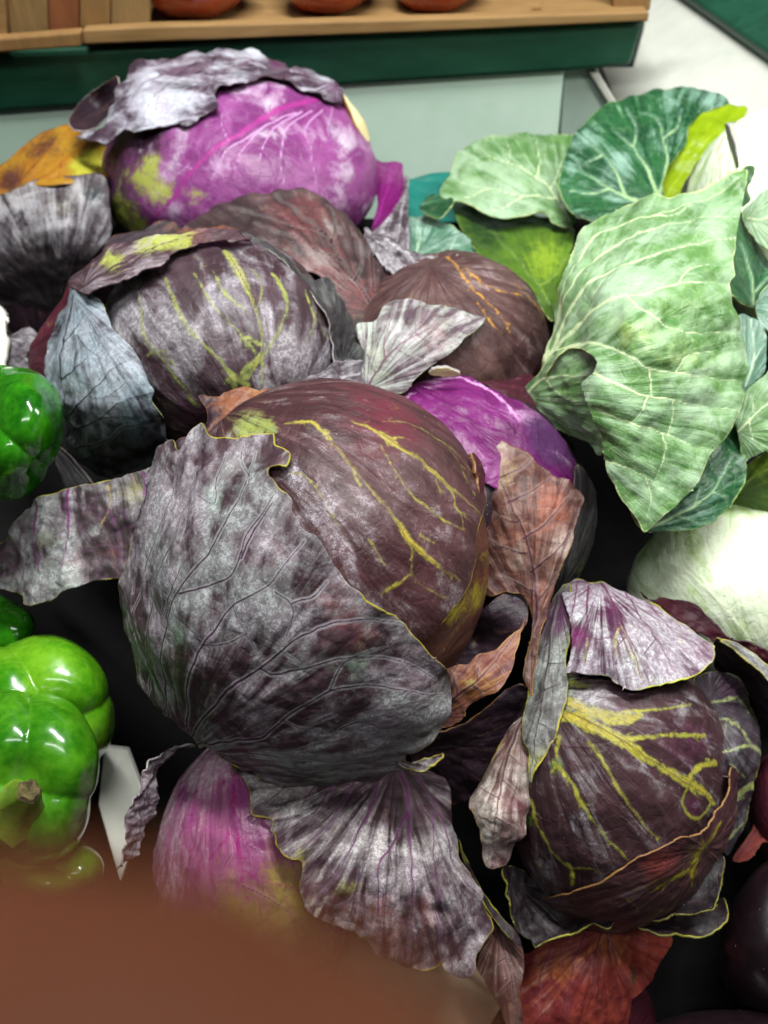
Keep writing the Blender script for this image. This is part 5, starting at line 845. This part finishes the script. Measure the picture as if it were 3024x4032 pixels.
# ------------------------------------------------------------------ peppers
def pepper(lab, cx, cy, rx, ry, d, rz, mat, lobes, depth=0.16, stem=None, ax=(0, 0), phase=0.0, mouth=0.0, flat=2.4):
    b = Ball(cx, cy, rx, ry, d, rz)
    t = thing('green_bell_pepper', lab, 'bell pepper', base_of(b, 0.04), 'green bell peppers')
    v, f = ico(6)
    axis = np.array([ax[0], ax[1], 1.0]); axis /= np.linalg.norm(axis)
    e1 = np.cross([0, 1, 0.01], axis); e1 /= np.linalg.norm(e1); e2 = np.cross(axis, e1)
    a = np.arctan2(v @ e2, v @ e1); z = v @ axis; rr = np.sqrt(np.maximum(1 - z * z, 0))
    lob = np.abs(np.cos(lobes * (a - phase) / 2)) ** 0.8
    r = 1 - depth * (1 - lob) * rr ** 0.7 + 0.03 * np.sin(2 * a + 1) * rr
    r *= 1 - 0.34 * np.exp(-((1 - z) / 0.12)) - 0.2 * np.exp(-((1 + z) / 0.10))
    r *= 1 + 0.05 * np.sin(3.1 * z + a)
    w = v * r[:, None]
    px = cx + w[:, 0] * rx; py = cy - w[:, 1] * ry
    W = unproj(px, py, d - rz * w[:, 2])
    nn = W - np.array(unproj(cx, cy, d)); nn /= np.linalg.norm(nn, axis=1)[:, None]
    W = W + nn * (2.6 * fbm(W * 30 + cx, 2) + 0.15 * fbm(W * 120, 2))[:, None] / 1000
    me = bpy.data.meshes.new('flesh'); me.from_pydata((W - origin(t)).tolist(), [], f); me.update()
    me.polygons.foreach_set('use_smooth', [True] * len(me.polygons)); new_obj('flesh', me, t, (mat,))
    if stem:
        # calyx and a bent stem, tapered rings along a path given in photo pixels and depths
        path = np.array([unproj(x, y, q) for x, y, q, _ in stem]); rad = [s[3] for s in stem]
        vv, ff = [], []; n = 14
        for k in range(len(path)):
            tg = path[min(k + 1, len(path) - 1)] - path[max(k - 1, 0)]; tg /= np.linalg.norm(tg)
            u = np.cross(tg, [0.3, 0.2, 1]); u /= np.linalg.norm(u); w2 = np.cross(tg, u)
            for i in range(n):
                q = 2 * math.pi * i / n; rr_ = rad[k] * (1 + 0.13 * math.cos(5 * q))
                vv.append(path[k] + (u * math.cos(q) + w2 * math.sin(q)) * rr_ - origin(t))
            if k:
                for i in range(n):
                    j = (i + 1) % n; ff.append([(k - 1) * n + i, (k - 1) * n + j, k * n + j, k * n + i])
        me = bpy.data.meshes.new('stem'); me.from_pydata([list(x) for x in vv], [], ff); me.update()
        me.polygons.foreach_set('use_smooth', [True] * len(me.polygons))
        so = new_obj('stem', me, t, (M['pepper_stem'],))
        tip = vv[-n:]; c = np.mean(tip, 0)
        me = bpy.data.meshes.new('cut_end'); dirn = path[-1] - path[-2]; dirn /= np.linalg.norm(dirn)
        ring2 = [c + (x - c) * 0.75 + dirn * 0.0015 for x in tip]
        me.from_pydata([list(x) for x in tip] + [list(x) for x in ring2] + [list(c + dirn * 0.0006)], [], [[i, (i + 1) % n, n + (i + 1) % n, n + i] for i in range(n)] + [[n + i, n + (i + 1) % n, 2 * n] for i in range(n)])
        new_obj('cut_end', me, so, (M['stem_cut'],))
    return t
pepper('dark green bell pepper at the left edge beside the blue grey cabbage leaf', 20, 1700, 240, 285, 0.47, 0.05, M['pepper_dark'], 3, 0.14, ax=(-0.5, 0.3), phase=0.5)
pepper('shiny light green bell pepper behind the stemmed one at the left edge', 120, 2800, 330, 300, 0.485, 0.05, M['pepper'], 4, 0.13, ax=(0.35, -0.3), phase=1.15)
pepper('bell pepper with a brown cut stem at the left edge above the finger', 70, 3075, 325, 375, 0.445, 0.048, M['pepper_dark2'], 4, 0.13, ax=(0.05, -0.12), phase=0.62,
       stem=[(84, 3172, .416, .0165), (86, 3162, .410, .0105), (92, 3146, .404, .0078), (102, 3130, .400, .0062), (114, 3116, .397, .0054)])
pepper('yellowish green bell pepper lowest at the left, half behind the blurred finger', 170, 3450, 235, 180, 0.465, 0.04, M['pepper_lime'], 3, 0.15, ax=(0.2, 0.4), phase=0.2)
pepper('small part of a bell pepper in deep shadow at the left edge', -40, 2480, 170, 140, 0.52, 0.03, M['pepper_dark'], 3, 0.15)

# ------------------------------------------------------------------ eggplants
def eggplant(lab, cx, cy, rx, ry, d, rz, ax):
    b = Ball(cx, cy, rx, ry, d, rz)
    t = thing('eggplant', lab, 'eggplant', base_of(b, 0.04), 'eggplants')
    v, f = ico(5); ax = np.array(ax, float); ax /= np.linalg.norm(ax); z = v @ ax
    w = v * (1 + 0.0 * z)[:, None]; w = w - np.outer(z, ax); w = w * (1 - 0.22 * z)[:, None] + np.outer(z, ax)
    W = unproj(cx + w[:, 0] * rx, cy - w[:, 1] * ry, d - rz * w[:, 2])
    me = bpy.data.meshes.new('skin'); me.from_pydata((W - origin(t)).tolist(), [], f); me.update()
    me.polygons.foreach_set('use_smooth', [True] * len(me.polygons)); new_obj('skin', me, t, (M['eggplant'],))
    # beads of water
    rs = random.Random(int(cx)); n0 = np.array(W); vv, ff = [], []
    nv, nf = ico(2)
    front = [i for i in range(len(v)) if v[i][2] > 0.2]
    c0 = np.array(unproj(cx, cy, d))
    for i in rs.sample(front, 46):
        p = n0[i]; r = rs.uniform(0.0003, 0.0011); nn = p - c0; nn /= np.linalg.norm(nn); k = len(vv)
        for q in nv:
            g = q * r; g = g - nn * np.dot(g, nn) * 0.55; vv.append(list(p + g - origin(t)))
        ff += [[a + k for a in q] for q in nf]
    me = bpy.data.meshes.new('water_drops'); me.from_pydata(vv, [], ff); me.polygons.foreach_set('use_smooth', [True] * len(me.polygons))
    o = new_obj('water_drops', me, t, (M['drop'],)); o['kind'] = 'stuff'
s = NT('water_drop'); M['drop'] = s.fin(lin('3a2630'), 0.05, 0.6, None, Transmission_Weight=0.7, IOR=1.33)
eggplant('upright dark purple eggplant with water drops at the right edge, below the red leaf', 3110, 3700, 270, 350, 0.485, 0.04, (0.1, 1, 0))
eggplant('dark eggplant lying along the bottom edge in the right corner', 2960, 4190, 480, 215, 0.47, 0.04, (1, 0.1, 0))

# ------------------------------------------------------------------ dividers
def board(name, lab, poly, ctrl, mat, thick=3):
    o = leaf(name, None, Sheet(ctrl), poly, mat, mat, 10, jag=0, pucker=(0, 30), thick=thick, ridge=(0, 1))
    return tag(o, lab, 'divider')
bd = [unproj(x, y, q) for x, y, q in ((410, 2940, .535), (500, 2950, .535), (556, 3100, .520), (560, 3200, .512), (472, 3480, .486), (385, 3170, .515))]
tag(slab('bin_divider', bd, RM[:, 2] * -0.006, M['white_plastic'], None, 0.001), 'white divider strip between the peppers and the cabbages at lower left', 'divider')
board('bin_divider', 'thin white divider edge at the far left above the dark green pepper', '-80,1180 0,1215 16,1290 18,1380 8,1440 -20,1500 -80,1500', [(-80, 1180, .56), (16, 1290, .55), (8, 1440, .54), (-80, 1500, .54)], M['white_plastic'], 6)
bf = [unproj(x, y, q) for x, y, q in ((1300, 3600, .502), (1860, 3790, .491), (1995, 3930, .482), (1800, 4250, .464), (1250, 4250, .464))]
bnv = np.cross(bf[1] - bf[0], bf[4] - bf[0]); bnv /= np.linalg.norm(bnv)
tag(slab('bin_front_board', bf, -bnv * 0.010 * np.sign(np.dot(bnv, RT - bf[0])), M['beige'], None, 0.001), 'beige board at the bottom edge under the pointed cabbage leaf', 'board')

# ------------------------------------------------------------------ a finger of the photographer, very near the lens
def finger():
    t = thing('person', 'blurred brown finger of the photographer covering the lower left corner', 'person', tuple(P(-400, 4600, 0.036)))
    d0 = 0.030
    joints = [(-2600, 5900, .030, .0098), (-1500, 5180, .026, .0092), (-500, 4740, .0215, .0084), (300, 4850, .0205, .0080), (1000, 5110, .0200, .0077), (1750, 5490, .0200, .0068)]
    path = np.array([unproj(a, b, c) for a, b, c, _ in joints]); rad = np.array([j[3] for j in joints])
    tt = np.linspace(0, 1, 40); k = np.linspace(0, 1, len(path))
    pp = np.stack([np.interp(tt, k, path[:, i]) for i in range(3)], -1)
    for _ in range(6): pp[1:-1] = (pp[:-2] + 2 * pp[1:-1] + pp[2:]) / 4
    rr = np.interp(tt, k, rad)
    # rounded tip
    s = np.clip((tt - 0.86) / 0.14, 0, 1); rr = rr * np.sqrt(np.maximum(1 - s ** 2.2, 0.0004))
    n = 28; vv, ff = [], []
    for i in range(len(pp)):
        tg = pp[min(i + 1, len(pp) - 1)] - pp[max(i - 1, 0)]; tg /= np.linalg.norm(tg)
        u = np.cross(tg, RM[:, 2]); u /= np.linalg.norm(u); w = np.cross(u, tg)
        kn = 1 + 0.05 * math.exp(-((tt[i] - 0.35) / 0.05) ** 2) + 0.05 * math.exp(-((tt[i] - 0.66) / 0.05) ** 2)
        for j in range(n):
            a = 2 * math.pi * j / n
            vv.append(list(pp[i] + (u * math.cos(a) + w * math.sin(a) * 0.9) * rr[i] * kn - origin(t)))
        if i:
            for j in range(n): q = (j + 1) % n; ff.append([(i - 1) * n + j, (i - 1) * n + q, i * n + q, i * n + j])
    me = bpy.data.meshes.new('finger'); me.from_pydata(vv, [], ff); me.update(); me.polygons.foreach_set('use_smooth', [True] * len(me.polygons))
    new_obj('finger', me, t, (M['skin'],))
finger()
